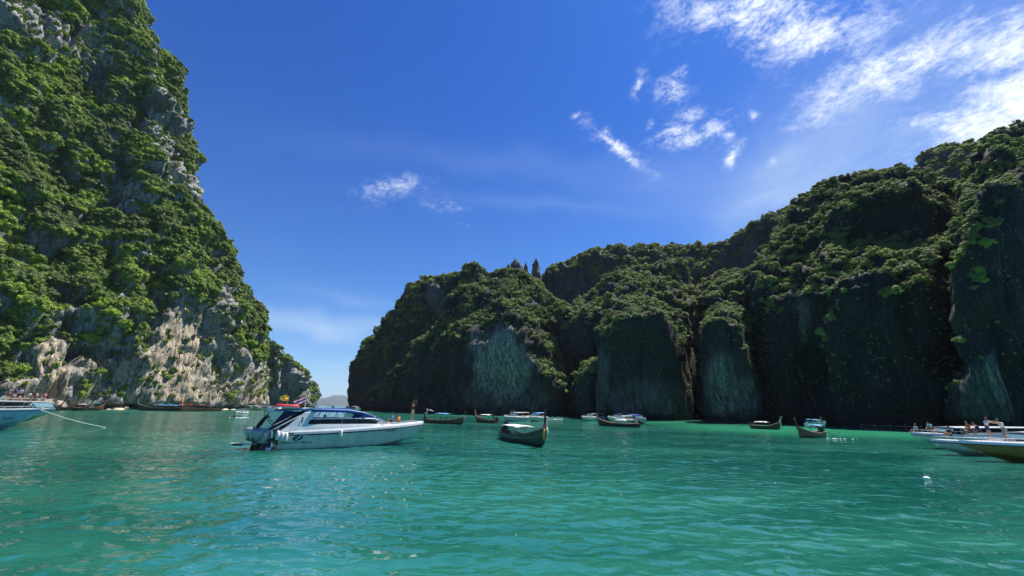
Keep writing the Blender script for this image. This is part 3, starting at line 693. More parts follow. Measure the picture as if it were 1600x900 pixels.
# ------------------------------------------------------------------ people
def skinned(name, pts, edges, mt, parent, mods=1):
    me = bpy.data.meshes.new(name); me.from_pydata([p[0] for p in pts], edges, []); me.materials.append(MAT[mt])
    o = bpy.data.objects.new(name, me); COL.objects.link(o); o.parent = parent
    sk = o.modifiers.new('skin', 'SKIN'); sk.use_smooth_shade = True
    for i, p in enumerate(pts):
        r = p[1]; me.skin_vertices[0].data[i].radius = r if isinstance(r, tuple) else (r, r)
    me.skin_vertices[0].data[0].use_root = True
    sb = o.modifiers.new('smooth', 'SUBSURF'); sb.levels = sb.render_levels = mods
    return o
def person(loc, rz, label, pose='stand', arms='down', shirt='navy_cloth', shorts='black_cloth', skin='skin', hat=None, lean=0.0, scale=1.0, group=None, bare=False):
    root = empty('person', loc, rz, label, 'person', group); root.scale = (scale,)*3
    pz = .92 if pose in ('stand', 'stride') else (.14 if pose == 'sit' else .50)
    def L(h, x=0): return Vector((x+math.sin(lean)*h, 0, pz+math.cos(lean)*h))
    pel = Vector((0, 0, pz)); ch = L(.34); nk = L(.52); hd = L(.64, .02); tp = L(.74, .02)
    pts = [(pel, (.12, .10)), (L(.17), (.10, .085)), (ch, (.125, .10)), (nk, .05), (hd, (.078, .092)), (tp, (.06, .07))]
    ed = [(0, 1), (1, 2), (2, 3), (3, 4), (4, 5)]
    J = {}
    for s_, nm in ((1, 'l'), (-1, 'r')):
        sh = ch+Vector((0, s_*.165, .09))
        if arms == 'down': el = sh+Vector((-.02, s_*.06, -.28)); wr = el+Vector((.07, 0, -.24))
        elif arms == 'up': el = sh+Vector((.14, s_*.12, .18)); wr = el+Vector((.10, -s_*.10, .22))
        elif arms == 'fwd': el = sh+Vector((.08, s_*.05, -.25)); wr = el+Vector((.21, -s_*.05, .02 if s_ > 0 else -.08))
        elif arms == 'reach': el = sh+Vector((.24, s_*.03, -.02)); wr = el+Vector((.24, 0, .04))
        elif arms == 'hips': el = sh+Vector((-.05, s_*.16, -.22)); wr = el+Vector((.10, -s_*.12, -.16))
        else: el = sh+Vector((.02, s_*.22, .06 if s_ > 0 else -.2)); wr = el+Vector((.06, s_*.10, .22))
        dv = (wr-el).normalized(); b = len(pts)
        pts += [(sh, .055), (el, .042), (wr, .030), (wr+dv*.07, (.038, .018)), (wr+dv*.15, .012), (wr+dv*.045+Vector((.02, -s_*.045, .01)), .010)]
        ed += [(2, b), (b, b+1), (b+1, b+2), (b+2, b+3), (b+3, b+4), (b+2, b+5)]
        J['sh'+nm], J['el'+nm] = sh, el
        hp = pel+Vector((0, s_*.095, -.05))
        if pose == 'stand': kn = hp+Vector((.03, s_*.02, -.40)); an = kn+Vector((-.03, s_*.01, -.40))
        elif pose == 'stride': kn = hp+Vector((.14*s_+.05, s_*.02, -.38)); an = kn+Vector((.10*s_-.08, 0, -.40))
        elif pose == 'sit': kn = hp+Vector((.30, s_*.06, .26)); an = kn+Vector((.20, 0, -.30))
        else: kn = hp+Vector((.42, s_*.03, .02)); an = kn+Vector((.02, 0, -.40))
        b = len(pts); pts += [(hp, .085), (kn, .058), (an, .036), (an+Vector((.13, 0, -.035)), (.04, .022))]
        ed += [(0, b), (b, b+1), (b+1, b+2), (b+2, b+3)]; J['hp'+nm], J['kn'+nm] = hp, kn
    skinned('body', pts, ed, skin, root)
    if not bare:
        sp = [(L(.02), (.135, .115)), (L(.17), (.125, .105)), (ch, (.145, .115)), (ch+(nk-ch)*.55, .075)]
        se = [(0, 1), (1, 2), (2, 3)]
        for nm in 'lr':
            b = len(sp); sp += [(J['sh'+nm], .070), (J['sh'+nm].lerp(J['el'+nm], .6), .060)]; se += [(2, b), (b, b+1)]
        skinned('shirt', sp, se, shirt, root)
    hp_ = [(pel+Vector((0, 0, .06)), (.135, .112)), (pel, (.135, .115))]; he = [(0, 1)]
    for nm in 'lr':
        b = len(hp_); hp_ += [(J['hp'+nm], .098), (J['hp'+nm].lerp(J['kn'+nm], .75), .080)]; he += [(1, b), (b, b+1)]
    skinned('shorts', hp_, he, shorts, root)
    hb = MB(); hb.ball(hd+Vector((-.018, 0, .045)), (.098, .092, .088), 0, 10, 8); hb.build('hair', 'hair', root, True)
    nb = MB(); nb.ball(hd+Vector((.095, 0, -.01)), (.018, .013, .022), 0, 6, 4)
    for s_ in (1, -1): nb.ball(hd+Vector((0, s_*.088, -.01)), (.02, .01, .03), 0, 6, 4)
    nb.build('face', skin, root, True)
    if hat:
        h = MB(); h.ball(hd+Vector((0, 0, .085)), (.11, .10, .06), 0, 10, 6); h.box(hd+Vector((.09, 0, .06)), (.14, .17, .015)); h.build('cap', hat, root, True)
    return root

# ------------------------------------------------------------------ hulls
def speed_hull(L, B, z0, z1, rake=.72, keel=-.35):
    def sec(t):
        b = B/2*(.90+.10*min(1, t*4))*(1-max(0, (t-.40)/.60)**2.5); b = max(b, .012)
        zr = z0+(z1-z0)*t**1.6; bc = b*(.90-.35*t**2); k = max(0, (t-rake)/(1-rake)); k0 = max(0, (t-.45)/.55)
        zk = keel+(zr-.10-keel)*k**1.7; zc = max(.02+(zr-.10)*k0**2.2*.85, zk+.03*(1-k)); zc = min(zc, zr-.03)
        return b, zr, bc, zc, zk
    return sec
def surf(sec, L, t, v, sgn):   # v 0 at chine, 1 at rub rail
    b, zr, bc, zc, zk = sec(t); q = v**.85
    return Vector((t*L, sgn*(bc+(b-bc)*q), zc+(zr-zc)*v))
def hull_parts(root, sec, L, gun=.26, side='hull_side', top='gelcoat', rub='rub_black', n=26, inset=.10, bottom=None):
    ts = [i/n for i in range(n+1)]; mb = MB()
    rows = []
    for t in ts:
        b, zr, bc, zc, zk = sec(t); row = [(t*L, 0, zk)]
        left = [surf(sec, L, t, v, 1) for v in (0, .12, .35, .6, .85, 1)]
        rows.append([Vector((p.x, -p.y, p.z)) for p in left[::-1]]+[Vector(row[0])]+left)
    mb.grid(rows); mb.add(rows[0], [tuple(range(len(rows[0])))]); mb.build('hull', side, root, False)
    # rub rail
    rb = MB()
    for s_ in (1, -1):
        rb.grid([[Vector((t*L, s_*(sec(t)[0]+o_), sec(t)[1]+z)) for (o_, z) in ((0, -.035), (.035, -.03), (.035, .03), (0, .035), (0, -.035))] for t in ts])
    rb.build('rub_rail', rub, root)
    # topsides moulding and deck
    g = MB(); rows = []
    for t in ts:
        b, zr = sec(t)[:2]; i1 = min(inset*.5, b*.4); i2 = min(inset*2.2, b*.7)
        row = [Vector((t*L, b, zr)), Vector((t*L, b-i1*.3, zr+gun*.7)), Vector((t*L, b-i1, zr+gun)), Vector((t*L, b-i2, zr+gun+.02)), Vector((t*L, 0, zr+gun+.05*(1 if t > .6 else .2)))]
        rows.append(row+[Vector((p.x, -p.y, p.z)) for p in row[-2::-1]])
    g.grid(rows); g.add(rows[0], [tuple(range(len(rows[0])))]); g.build('deck', top, root, False)
def outboard(parent, x, y, z, s=1.0, mt='engine_silver', lower=True):
    e = MB(); rows = []
    for (zz, l, w, dx) in ((0, .18, .14, .04), (.05, .30, .19, .02), (.25, .36, .22, -.02), (.48, .38, .23, -.06), (.62, .36, .21, -.09), (.70, .26, .15, -.09), (.725, .05, .04, -.06)):
        rows.append([(x+(dx+l*math.copysign(abs(math.cos(a))**.75, math.cos(a)))*s-.30*s, y+w*s*math.copysign(abs(math.sin(a))**.75, math.sin(a)), z+zz*s) for a in [k*math.pi/7 for k in range(14)]])
    e.grid(rows, 0, True); e.add(rows[-1], [tuple(range(14))]); e.add(rows[0], [tuple(range(14))]); o = e.build('outboard_engine', mt, parent, True)
    if lower:
        b = MB(); b.box((x-.22*s, y, z-.26*s), (.22*s, .10*s, .56*s), rot=Matrix.Rotation(.12, 3, 'Y')); b.box((x-.42*s, y, z-.52*s), (.55*s, .22*s, .03*s)); b.build('engine_leg', 'dark_metal', o)
        b = MB(); b.box((x-.02*s, y, z+.02*s), (.22*s, .20*s, .42*s)); b.build('mount_bracket', 'dark_metal', o)
        st = MB(); st.tube([(x-.62*s, y-.236*s, z+.12*s), (x-.42*s, y-.243*s, z+.40*s), (x-.28*s, y-.225*s, z+.60*s)], [.016*s]*3, 5)
        st.tube([(x-.50*s, y-.236*s, z+.12*s), (x-.32*s, y-.243*s, z+.38*s)], [.012*s]*2, 5); st.build('cowl_stripe', 'ink', o)
    return o
def fender(parent, p, l=.52, r=.095, rope_top=.5, mt='white'):
    b = MB(); x, y, z = p; b.tube([(x, y, z+l/2+.04), (x, y, z+l/2), (x, y, z+l/2-.06), (x, y, z-l/2+.06), (x, y, z-l/2)], [r*.35, r*.7, r, r, r*.7], 10); o = b.build('fender', mt, parent, True)
    b = MB(); b.tube([(x, y, z-l/2+.005), (x, y, z-l/2-.05)], [r*.55, r*.4], 8); b.build('fender_cap', 'ink', o)
    b = MB(); b.tube([(x, y+.02, z+l/2), (x, y+.05, z+l/2+rope_top)], .012, 5); b.build('fender_rope', 'rope', o); return o
def text_on(parent, body, sec, L, x0, x1, z, hgt, sgn, name, mt, bold=.012, italic=.2, off=.006):
    cu = bpy.data.curves.new(name, 'FONT'); cu.body = body; cu.size = 1; cu.offset = bold; cu.shear = italic; cu.resolution_u = 2
    o = bpy.data.objects.new(name, cu); me = bpy.data.meshes.new_from_object(o); bpy.data.objects.remove(o)
    xs_ = [v.co.x for v in me.vertices]; w = max(xs_)-min(xs_); mn = min(xs_)
    for v in me.vertices:
        u = (v.co.x-mn)/w; X = x0+(x1-x0)*u if sgn < 0 else x1-(x1-x0)*u; zz = z+v.co.y*hgt; t = X/L
        b, zr, bc, zc, zk = sec(t); q = min(max((zz-zc)/(zr-zc), 0), 1)
        p = surf(sec, L, t, q, sgn); v.co = (p.x, p.y+sgn*off, zz)
    me.materials.append(MAT[mt]); o = bpy.data.objects.new(name, me); COL.objects.link(o); o.parent = parent; return o

# ------------------------------------------------------------------ the large speedboat
def main_boat():
    TH = R(36); root = empty('speedboat', (-17.45, 32.63, 0), TH, 'large white speedboat with blue canopy, dark window band and three silver outboards', 'speedboat')
    L = 11.8; sec = speed_hull(L, 2.9, .98, 1.60, .66); hull_parts(root, sec, L, gun=.27, n=34)
    y = -1.30
    # cabin moulding with window band, both sides
    for s_ in (1, -1):
        cs = MB(); rows = []
        for i in range(25):
            x = -.15+i*(8.6/24); t = max(0, x/L); b = sec(min(t, .98))[0]; zr = sec(t)[1]+.25
            top = 1.20+.55*min(1, max(0, (x+.15)/1.6)) if x < 1.5 else (1.74 if x < 6.4 else 1.74-(x-6.4)*.04)
            top = max(top, zr+.015); yo = min(b-.08, 1.36); rows.append([(x, s_*yo, zr-.08), (x, s_*(yo-.05), (zr+top)/2), (x, s_*(yo-.10), top), (x, s_*(yo-.28), top+.01), (x, s_*(yo-.30), zr-.06)])
        cs.grid(rows); cs.build('cabin_side', 'gelcoat', root)
        wb = MB(); rows = []; 
        for i in range(17):
            x = 1.62+i*(5.5/16); b = sec(x/L)[0]; yo = min(b-.08, 1.36)-.12; h = .34*min(1, ((x-1.60)/1.3)**.75)*(1 if x < 6.2 else max(.25, 1-(x-6.2)*.55))
            rows.append([(x, s_*(yo+.02), 1.735), (x, s_*(yo-.03), 1.735+h), (x, s_*(yo-.07), 1.735+h), (x, s_*(yo-.03), 1.735)])
        wb.grid(rows, close=True); o = wb.build('window_band', 'tint_glass', root)
        rl = MB(); rl.tube([(1.75, s_*1.20, 2.13), (4, s_*1.20, 2.15), (6.9, s_*1.08, 2.14), (7.25, s_*.98, 2.02)], .045, 8); rl.build('side_rail', 'gelcoat', root, True)
        # open side frames
        for (xa, xb) in ((2.15, 2.75), (3.0, 3.05), (3.6, 3.95), (4.55, 4.3), (5.3, 5.1), (6.1, 5.6)):
            f = MB(); f.tube([(xa, s_*1.17, 2.12), (xb, s_*1.10, 2.70-.0*(xb > 4.5))], .020, 6); f.build('window_post', 'dark_metal', root)
        pn_ = MB(); pn_.add([(3.1, s_*1.16, 2.16), (5.0, s_*1.16, 2.16), (4.8, s_*1.11, 2.62), (3.3, s_*1.11, 2.62)], [(0, 1, 2, 3)]); 
        # arch: broad raked white leg from the topsides up to the roof
        a = MB(); sec2 = [(-.05, 1.45, 1.22), (.45, 1.75, 1.60), (.95, 1.98, 2.10), (1.45, 2.25, 2.55), (1.75, 2.75, 2.76)]
        rows = [[(xa, s_*(1.30-.06*i), z), (xb, s_*(1.30-.06*i), z+.02), (xb, s_*(1.18-.06*i), z+.02), (xa, s_*(1.18-.06*i), z)] for i, (xa, xb, z) in enumerate(sec2)]
        a.grid(rows, close=True); a.add(rows[-1], [(0, 1, 2, 3)]); ao = a.build('arch_leg', 'gelcoat', root)
        # quarter rail with dark inner line sweeping down aft
        q = MB(); q.tube([(-.75, s_*1.12, 1.22), (.2, s_*1.14, 1.75), (1.1, s_*1.12, 2.28), (1.9, s_*1.08, 2.62)], .035, 6); q.build('quarter_rail', 'gelcoat', root, True)
    # number on arch
    cu = bpy.data.curves.new('number', 'FONT'); cu.body = '1'; cu.size = .55; cu.offset = .02; cu.shear = .15
    o = bpy.data.objects.new('t', cu); me = bpy.data.meshes.new_from_object(o); bpy.data.objects.remove(o); me.materials.append(MAT['ink'])
    o = bpy.data.objects.new('number', me); COL.objects.link(o); o.parent = root; o.location = (1.22, -1.245, 1.86); o.rotation_euler = (R(90-6), 0, 0)
    # roof canopy
    rows = []
    for i in range(15):
        u = i/14; x = 2.0+u*5.1; z = 2.80-.05*u-(max(0, u-.55)/.45)**1.6*.52; w = 1.20-.22*max(0, u-.5)*2
        rows.append([(x, w*k, z+.10*(1-k*k)) for k in np.linspace(-1, 1, 9)])
    MB().slab(rows, .17).build('roof_canopy', 'blue_canvas', root, True)
    e = MB(); e.tube([(2.0, -1.22, 2.82), (4.6, -1.22, 2.80), (6.0, -1.14, 2.62), (7.05, -.98, 2.27)], .016, 6); e.build('canopy_edge', 'gelcoat', root, True)
    e = MB(); e.tube([(2.0, 1.22, 2.82), (4.6, 1.22, 2.80), (6.0, 1.14, 2.62), (7.05, .98, 2.27)], .016, 6); e.build('canopy_edge', 'gelcoat', root, True)
    ws = MB(); ws.add([(5.6, -1.10, 2.14), (7.3, -.92, 2.05), (7.0, -.85, 2.24), (5.9, -1.06, 2.55)], [(0, 1, 2, 3)]); ws.add([(7.3, -.92, 2.05), (7.3, .92, 2.05), (7.02, .85, 2.24), (7.02, -.85, 2.24)], [(0, 1, 2, 3)])
    ws.add([(5.6, 1.10, 2.14), (7.3, .92, 2.05), (7.0, .85, 2.24), (5.9, 1.06, 2.55)], [(3, 2, 1, 0)]); ws.build('windshield_cover', 'blue_canvas', root)
    st = MB()
    for k in range(4): st.box((3.0+k*.9, 0, 1.72), (.5, 1.7, .12)); st.box((2.75+k*.9, 0, 1.93), (.12, 1.7, .38))
    st.build('bench_seat', 'gelcoat', root)
    # arch top wing and life raft tray
    MB().slab([[(1.35, -1.1, 2.88), (1.35, 1.1, 2.88)], [(2.0, -1.1, 2.93), (2.0, 1.1, 2.93)], [(2.95, -1.05, 2.86), (2.95, 1.05, 2.86)]], .08).build('arch_wing', 'gelcoat', root)
    MB().slab([[(-.35, -1.0, 3.00), (-.35, 1.0, 3.00)], [(.9, -1.05, 2.96), (.9, 1.05, 2.96)], [(1.55, -1.05, 2.86), (1.55, 1.05, 2.86)]], .07).build('hardtop_tray', 'gelcoat', root)
    b = MB()
    for yy in (-.7, -.25, .25, .7): b.tube([(-.30, yy, 3.05), (-.2, yy, 3.08), (1.05, yy, 3.02), (1.15, yy, 2.98)], [.03, .075, .075, .03], 8, flat=1.3)
    b.build('red_float_roll', 'red', root, True)
    # aft canopy and navy side curtain
    MB().slab([[(-.95, -1.1, 2.70), (-.95, 0, 2.74), (-.95, 1.1, 2.70)], [(.3, -1.12, 2.74), (.3, 0, 2.80), (.3, 1.12, 2.74)], [(1.7, -1.1, 2.80), (1.7, 0, 2.86), (1.7, 1.1, 2.80)]], .035).build('aft_canopy', 'blue_canvas', root, True)
    c = MB(); c.slab([[(-.70, -1.02, 1.25), (-.70, 0, 1.28), (-.70, 1.02, 1.25)], [(.1, -1.04, 1.72), (.1, 0, 1.76), (.1, 1.04, 1.72)], [(.9, -1.04, 2.2), (.9, 0, 2.26), (.9, 1.04, 2.2)], [(1.5, -1.02, 2.62), (1.5, 0, 2.68), (1.5, 1.02, 2.62)]], .05)
    c.build('navy_cover', 'navy_canvas', root, True)
    c = MB(); c.slab([[(-.62, -1.10, 1.62), (.25, -1.12, 2.12)], [(.10, -1.06, 2.66), (1.15, -1.06, 2.66)]], .03); c.build('side_curtain', 'navy_canvas', root)
    for yy in (-1.08, 1.08):
        f = MB(); f.tube([(-.92, yy, 2.70), (-.92, yy, 2.30), (-.2, yy, 1.5)], .028, 6); f.tube([(-.92, yy, 2.68), (.7, yy, 2.68)], .02, 6); f.build('canopy_frame', 'dark_metal', root)
    # tall black rolled ladder or rod bundle at the stern quarter
    k = MB(); k.tube([(-1.42, -.55, 1.48), (-1.25, -.55, 1.75), (-1.02, -.55, 2.15), (-.90, -.55, 2.45)], [.11, .16, .12, .06], 8); k.tube([(-.98, -.62, 2.35), (-.80, -.62, 2.20)], .09, 8); k.build('stern_cover_roll', 'black_cloth', root, True)
    sw = MB(); sw.box((-.35, 0, .62), (.7, 2.3, .10)); sw.box((-.02, 0, .75), (.1, 2.5, .9)); sw.build('swim_platform', 'dark_metal', root)
    for i, yy in enumerate((-.74, 0.0, .74)): outboard(root, -.50-.25*i, yy, .42+.03*i, 1.42)
    s2 = MB(); s2.box((-2.35, .55, .32), (.80, .5, .20)); s2.box((-1.2, .55, .30), (1.6, .12, .08)); s2.build('swim_step', 'gelcoat', root)
    s3 = MB(); s3.box((-2.35, .295, .32), (.60, .012, .11)); s3.build('step_marking', 'ink', root)
    for (x, z) in ((-.12, .98), (.18, .88), (.42, .86)): fender(root, (x, -1.52, z), .60, .13, .25)
    fender(root, (4.2, -1.60, 1.02), .58, .12, .85)
    rp = MB(); rp.tube([(4.2, -1.60, .72), (3.98, -1.55, .35), (3.72, -1.5, -.02)], .011, 5); rp.build('dangling_line', 'rope', root)
    # decals
    text_on(root, 'Crystal Sea Marine', sec, L, .12, 2.25, .40, .22, -1, 'lettering', 'ink')
    for (xa, xb) in ():
        pass
    lg = MB(); ring = []
    for k in range(28):
        a = 6.28318*k/28; X = 1.25+.34*math.cos(a)+.10*math.sin(a); Z = .78+.20*math.sin(a); ring.append((X, Z))
    def onh(X, Z, off):
        b, zr, bc, zc, zk = sec(X/L); p = surf(sec, L, X/L, min(max((Z-zc)/(zr-zc), 0), 1), -1); return (X, p.y-off, Z)
    lg.add([onh(*q, .006) for q in ring], [tuple(range(28))]); lo = lg.build('emblem', 'decal_navy', root)
    sl_ = MB(); sl_.add([onh(*q, .010) for q in ((1.08, .62), (1.16, .62), (1.50, .95), (1.38, .95))], [(0, 1, 2, 3)]); sl_.build('emblem_slash', 'white', lo)
    for k, (X0, w_) in enumerate(((7.9, .10), (8.04, .07), (8.15, .09), (8.28, .09), (8.45, .08), (8.57, .10), (8.71, .07))):
        m_ = MB(); m_.add([onh(X0, 1.10, .008), onh(X0+w_, 1.10, .008), onh(X0+w_+.03, 1.10+.12, .008), onh(X0+.03, 1.10+.12, .008)], [(0, 1, 2, 3)]); m_.build('worn_bow_letter', 'decal_navy', root)
    v = MB(); v.box((.55, -1.385, 1.10), (.75, .02, .09)); v.build('vent_slot', 'dark_metal', root)
    v = MB(); v.grid([[onh(1.9+i*.55, sec((1.9+i*.55)/L)[1]-.07, .01), onh(1.9+i*.55, sec((1.9+i*.55)/L)[1]-.03, .01)] for i in range(14)]); v.build('hull_stripe', 'decal_navy', root)
    # flags on staff
    p = MB(); p.tube([(1.65, 0, 2.9), (1.65, 0, 4.35)], .018, 6); fs_ = p.build('flag_staff', 'gelcoat', root)
    for nm, cols in (('flag', ('red', 'white', 'flag_blue', 'flag_blue', 'white', 'red')),):
        fb = MB(); hh = .085
        for i, c_ in enumerate(cols):
            fb.grid([[(1.63-k*.09, .05*math.sin(k*1.1), 3.85-.045*k-hh*i), (1.63-k*.09, .05*math.sin(k*1.1), 3.85-.045*k-hh*(i+1))] for k in range(10)], i)
        fb.build('flag', list(cols), fs_)
    yf = MB(); yf.tube([(.35, 0, 2.9), (.42, 0, 3.8)], .014, 6); yo_ = yf.build('flag_staff', 'gelcoat', root)
    yb = MB(); rows = [[(.42-.30+.30*math.cos(a)*r_, .03*math.sin(3*a), 3.62+.24*math.sin(a)*r_) for a in [k*6.28318/14 for k in range(14)]] for r_ in (1, .6, .2)]; yb.grid(rows, close=True); yb.add(rows[-1], [tuple(range(14))]); yb.build('yellow_flag', 'yellow', yo_)
    # foredeck furniture
    for s_ in (1, -1):
        r_ = MB(); pr = [(x, s_*max(sec(x/L)[0]-.14, .04), sec(x/L)[1]+.27+.16) for x in (7.5, 8.3, 9.2, 10.1, 10.8)]
        r_.tube(pr, .018, 6)
        for q in pr[::2]: r_.tube([(q[0], q[1], q[2]-.18), q], .014, 5)
        r_.build('bow_rail', 'steel', root)
    h_ = MB(); h_.box((7.6, -.75, 2.0), (.7, .10, .16), rot=Matrix.Rotation(.45, 3, 'Y')); h_.box((7.75, -.5, 1.86), (.5, .5, .06)); h_.build('deck_box', 'gelcoat', root)
    h_ = MB(); h_.box((9.0, 0, 1.76), (1.1, .7, .05)); h_.build('deck_hatch', 'gelcoat', root)
    c_ = MB(); c_.box((11.0, 0, 1.91), (.45, .22, .07)); c_.build('bow_roller', 'gelcoat', root)
    return root, L
mb_root, mbL = main_boat()
def onboat(root, x, y, z): 
    c, s_ = math.cos(root.rotation_euler.z), math.sin(root.rotation_euler.z); o = root.location
    return (o.x+c*x-s_*y, o.y+s_*x+c*y, o.z+z)
rzm = mb_root.rotation_euler.z
person(onboat(mb_root, 8.95, .35, 1.72), rzm+2.6, 'person in a blue shirt sitting on the foredeck of the large speedboat', 'sit', 'fwd', 'blue_cloth')
person(onboat(mb_root, 9.45, .10, 1.74), rzm+2.2, 'person in an orange top sitting on the foredeck beside the one in blue', 'sit', 'down', 'orange', scale=.85)
person(onboat(mb_root, 7.05, .55, 1.45), rzm+.4, 'dark-haired person leaning at the windshield of the large speedboat', 'stand', 'fwd', 'maroon_cloth', scale=.62)
person(onboat(mb_root, 3.3, .4, 1.50), rzm, 'person in dark clothes seated under the blue canopy', 'sit', 'fwd', 'black_cloth')
person(onboat(mb_root, 10.7, .1, 1.90), rzm-1.1, 'person in maroon shirt and khaki shorts standing at the speedboat bow, arms raised', 'stand', 'up', 'maroon_cloth', 'khaki_cloth')

# ------------------------------------------------------------------ other speedboats
def speedboat(stern, bow, label, B=2.5, z0=.75, z1=1.25, side='hull_side', roof='gelcoat', roofz=2.2, rx=(.10, .62), under='navy_canvas', engines=2, group='speedboats moored in the lagoon', enclosed=False, band='tint_glass', n=18, zoff=0):
    s_, b_ = Vector(stern), Vector(bow); d = b_-s_; L = d.length; root = empty('speedboat', (s_.x, s_.y, zoff), math.atan2(d.y, d.x), label, 'speedboat', group)
    L = L/.86; sec = speed_hull(L, B, z0, z1, .70); hull_parts(root, sec, L, gun=.22, side=side, n=n, inset=.09)
    hw = B/2-.25; zb = z0+.22
    for q in (1, -1):
        c = MB(); rows = []
        for i in range(9):
            t = .08+i/8*.62; x = t*L; h = .34*(1-max(0, (i-5)/3)*.9); yy = min(hw, sec(t)[0]-.12)
            rows.append([(x, q*yy, sec(t)[1]+.18), (x, q*(yy-.05), sec(t)[1]+.22+h), (x, q*(yy-.14), sec(t)[1]+.22+h), (x, q*(yy-.16), sec(t)[1]+.18)])
        c.grid(rows, close=True); c.build('cabin_side', 'gelcoat', root)
        w = MB(); rows = []
        for i in range(6):
            t = .22+i/5*.36; x = t*L; yy = min(hw, sec(t)[0]-.12)+.008; zz = sec(t)[1]+.22; rows.append([(x, q*(yy-.005), zz+.10), (x, q*(yy-.03), zz+.28)])
        w.grid(rows); w.build('side_window', band, root)
    x0, x1 = rx[0]*L, rx[1]*L; rows = []
    for i in range(9):
        u = i/8; rows.append([(x0+(x1-x0)*u, hw*k*(1-.12*u), roofz-.22*max(0, u-.6)**1.5*4*.35+.08*(1-k*k)) for k in np.linspace(-1, 1, 7)])
    MB().slab(rows, .07).build('roof', roof, root, True)
    for xx in (x0+.15, (x0+x1)/2, x1-.5):
        for q in (1, -1):
            p = MB(); p.tube([(xx, q*hw*.9, zb+.1), (xx+.05, q*hw*.88, roofz-.03)], .028, 5); p.build('roof_post', 'gelcoat', root)
    w = MB(); w.add([(x1+.45, -hw*.75, z0+.75), (x1+.45, hw*.75, z0+.75), (x1-.1, hw*.7, roofz-.1), (x1-.1, -hw*.7, roofz-.1)], [(0, 1, 2, 3)]); w.build('windshield', 'pane_glass', root)
    for xx in np.linspace(x0+.5, x1-.9, 3):
        w = MB(); w.box((xx, 0, zb+.28), (.45, hw*1.5, .35)); w.build('bench_seat', under, root)
    r_ = MB(); pr = [(t*L, s2*max(sec(t)[0]-.12, .04), sec(t)[1]+.22+.28) for s2, t in ((1, .68), (1, .82), (1, .93), (1, .985), (-1, .93), (-1, .82), (-1, .68))]; r_.tube(pr, .018, 5)
    for q in pr: r_.tube([(q[0], q[1], q[2]-.30), q], .014, 4)
    r_.build('bow_rail', 'steel', root)
    for k in range(engines): outboard(root, -.05, (k-(engines-1)/2)*.62, .45, .9, lower=True)
    return root
def G(x, y): return gr(x, y)
SB = []
SB.append(speedboat(G(824, 656.6), G(793, 658.6), 'white speedboat with blue awning under the arch face, left of a similar one', under='blue_canvas', roof='gelcoat', side='hull_blue', B=3))
SB.append(speedboat(G(850, 656.8), G(831, 658.8), 'white speedboat with blue roof just right of the similar one under the arch face', roof='sky_canvas', B=3))
SB.append(speedboat(G(941, 656.6), G(914, 658.2), 'lone white speedboat with low roof, left of the slim dark longtail', roof='hull_side', B=3, roofz=2.1))
SB.append(speedboat(G(985, 657.6), G(955, 658.6), 'white speedboat with navy roof, leftmost of the cluster behind the dark longtail', roof='navy_canvas', B=3))
SB.append(speedboat(G(989, 661.5), G(962, 662.5), 'low white speedboat directly behind the dark longtail', roof='gelcoat', roofz=1.9, B=2.6))
SB.append(speedboat(G(984, 660.2), G(1006, 663.2), 'white speedboat on the right end of the cluster, bow to the right', roof='blue_canvas', B=2.8))
SB.append(speedboat(G(1264, 668.0), G(1288, 669.4), 'small white speedboat with light blue awning behind the small longtail', roof='sky_canvas', B=2.4, roofz=1.9))
SB.append(speedboat(G(381, 649.2), G(369, 652.2), 'small white boat heading toward the viewer off the left shore', roof='navy_canvas', B=2.6, roofz=1.9))
SB.append(speedboat((64.0, 46.5, 0), (44.0, 44.2, 0), 'long white speedboat, farthest of the three rafted at the right edge', z0=.85, z1=1.30, roofz=2.12, rx=(.05, .83), B=3))
SB.append(speedboat((52.8, 37.6, 0), (38.0, 36.8, 0), 'white and navy speedboat in the middle of the three rafted at the right edge', z0=.70, z1=1.02, roofz=1.95, rx=(.02, .52), B=2.8))
yb = speedboat((52.8, 31.6, 0), (36.3, 32.3, 0), 'yellow-hulled boat with cream deck cut off by the right edge of the photo', z0=.95, z1=1.18, side='hull_yellow', roofz=2.3, rx=(-.2, .30), B=3)
lb = speedboat((-67.3, 45.8, 0), (-54.3, 47.5, 0), 'pale blue-white speedboat whose bow enters at the left edge', z0=1.7, z1=2.05, side='hull_blue', roofz=3.3, rx=(.0, .45), B=3.4)
bf = MB(); bf.ball((9.3, -1.75, 1.6), (.5, .28, 1.0), 0, 12, 10); bf.build('blue_buoy_fender', 'sky_canvas', lb, True)
bd = MB()
for k, (xa, w_) in enumerate(((10.6, 1.6), (12.7, .9))):
    for zz in (1.28, 1.10): bd.box((xa+w_/2, -1.16+.27*k, zz), (w_, .03, .06), rot=Matrix.Rotation(.13, 3, 'Z'))
bd.build('worn_bow_lettering', 'decal_navy', lb)
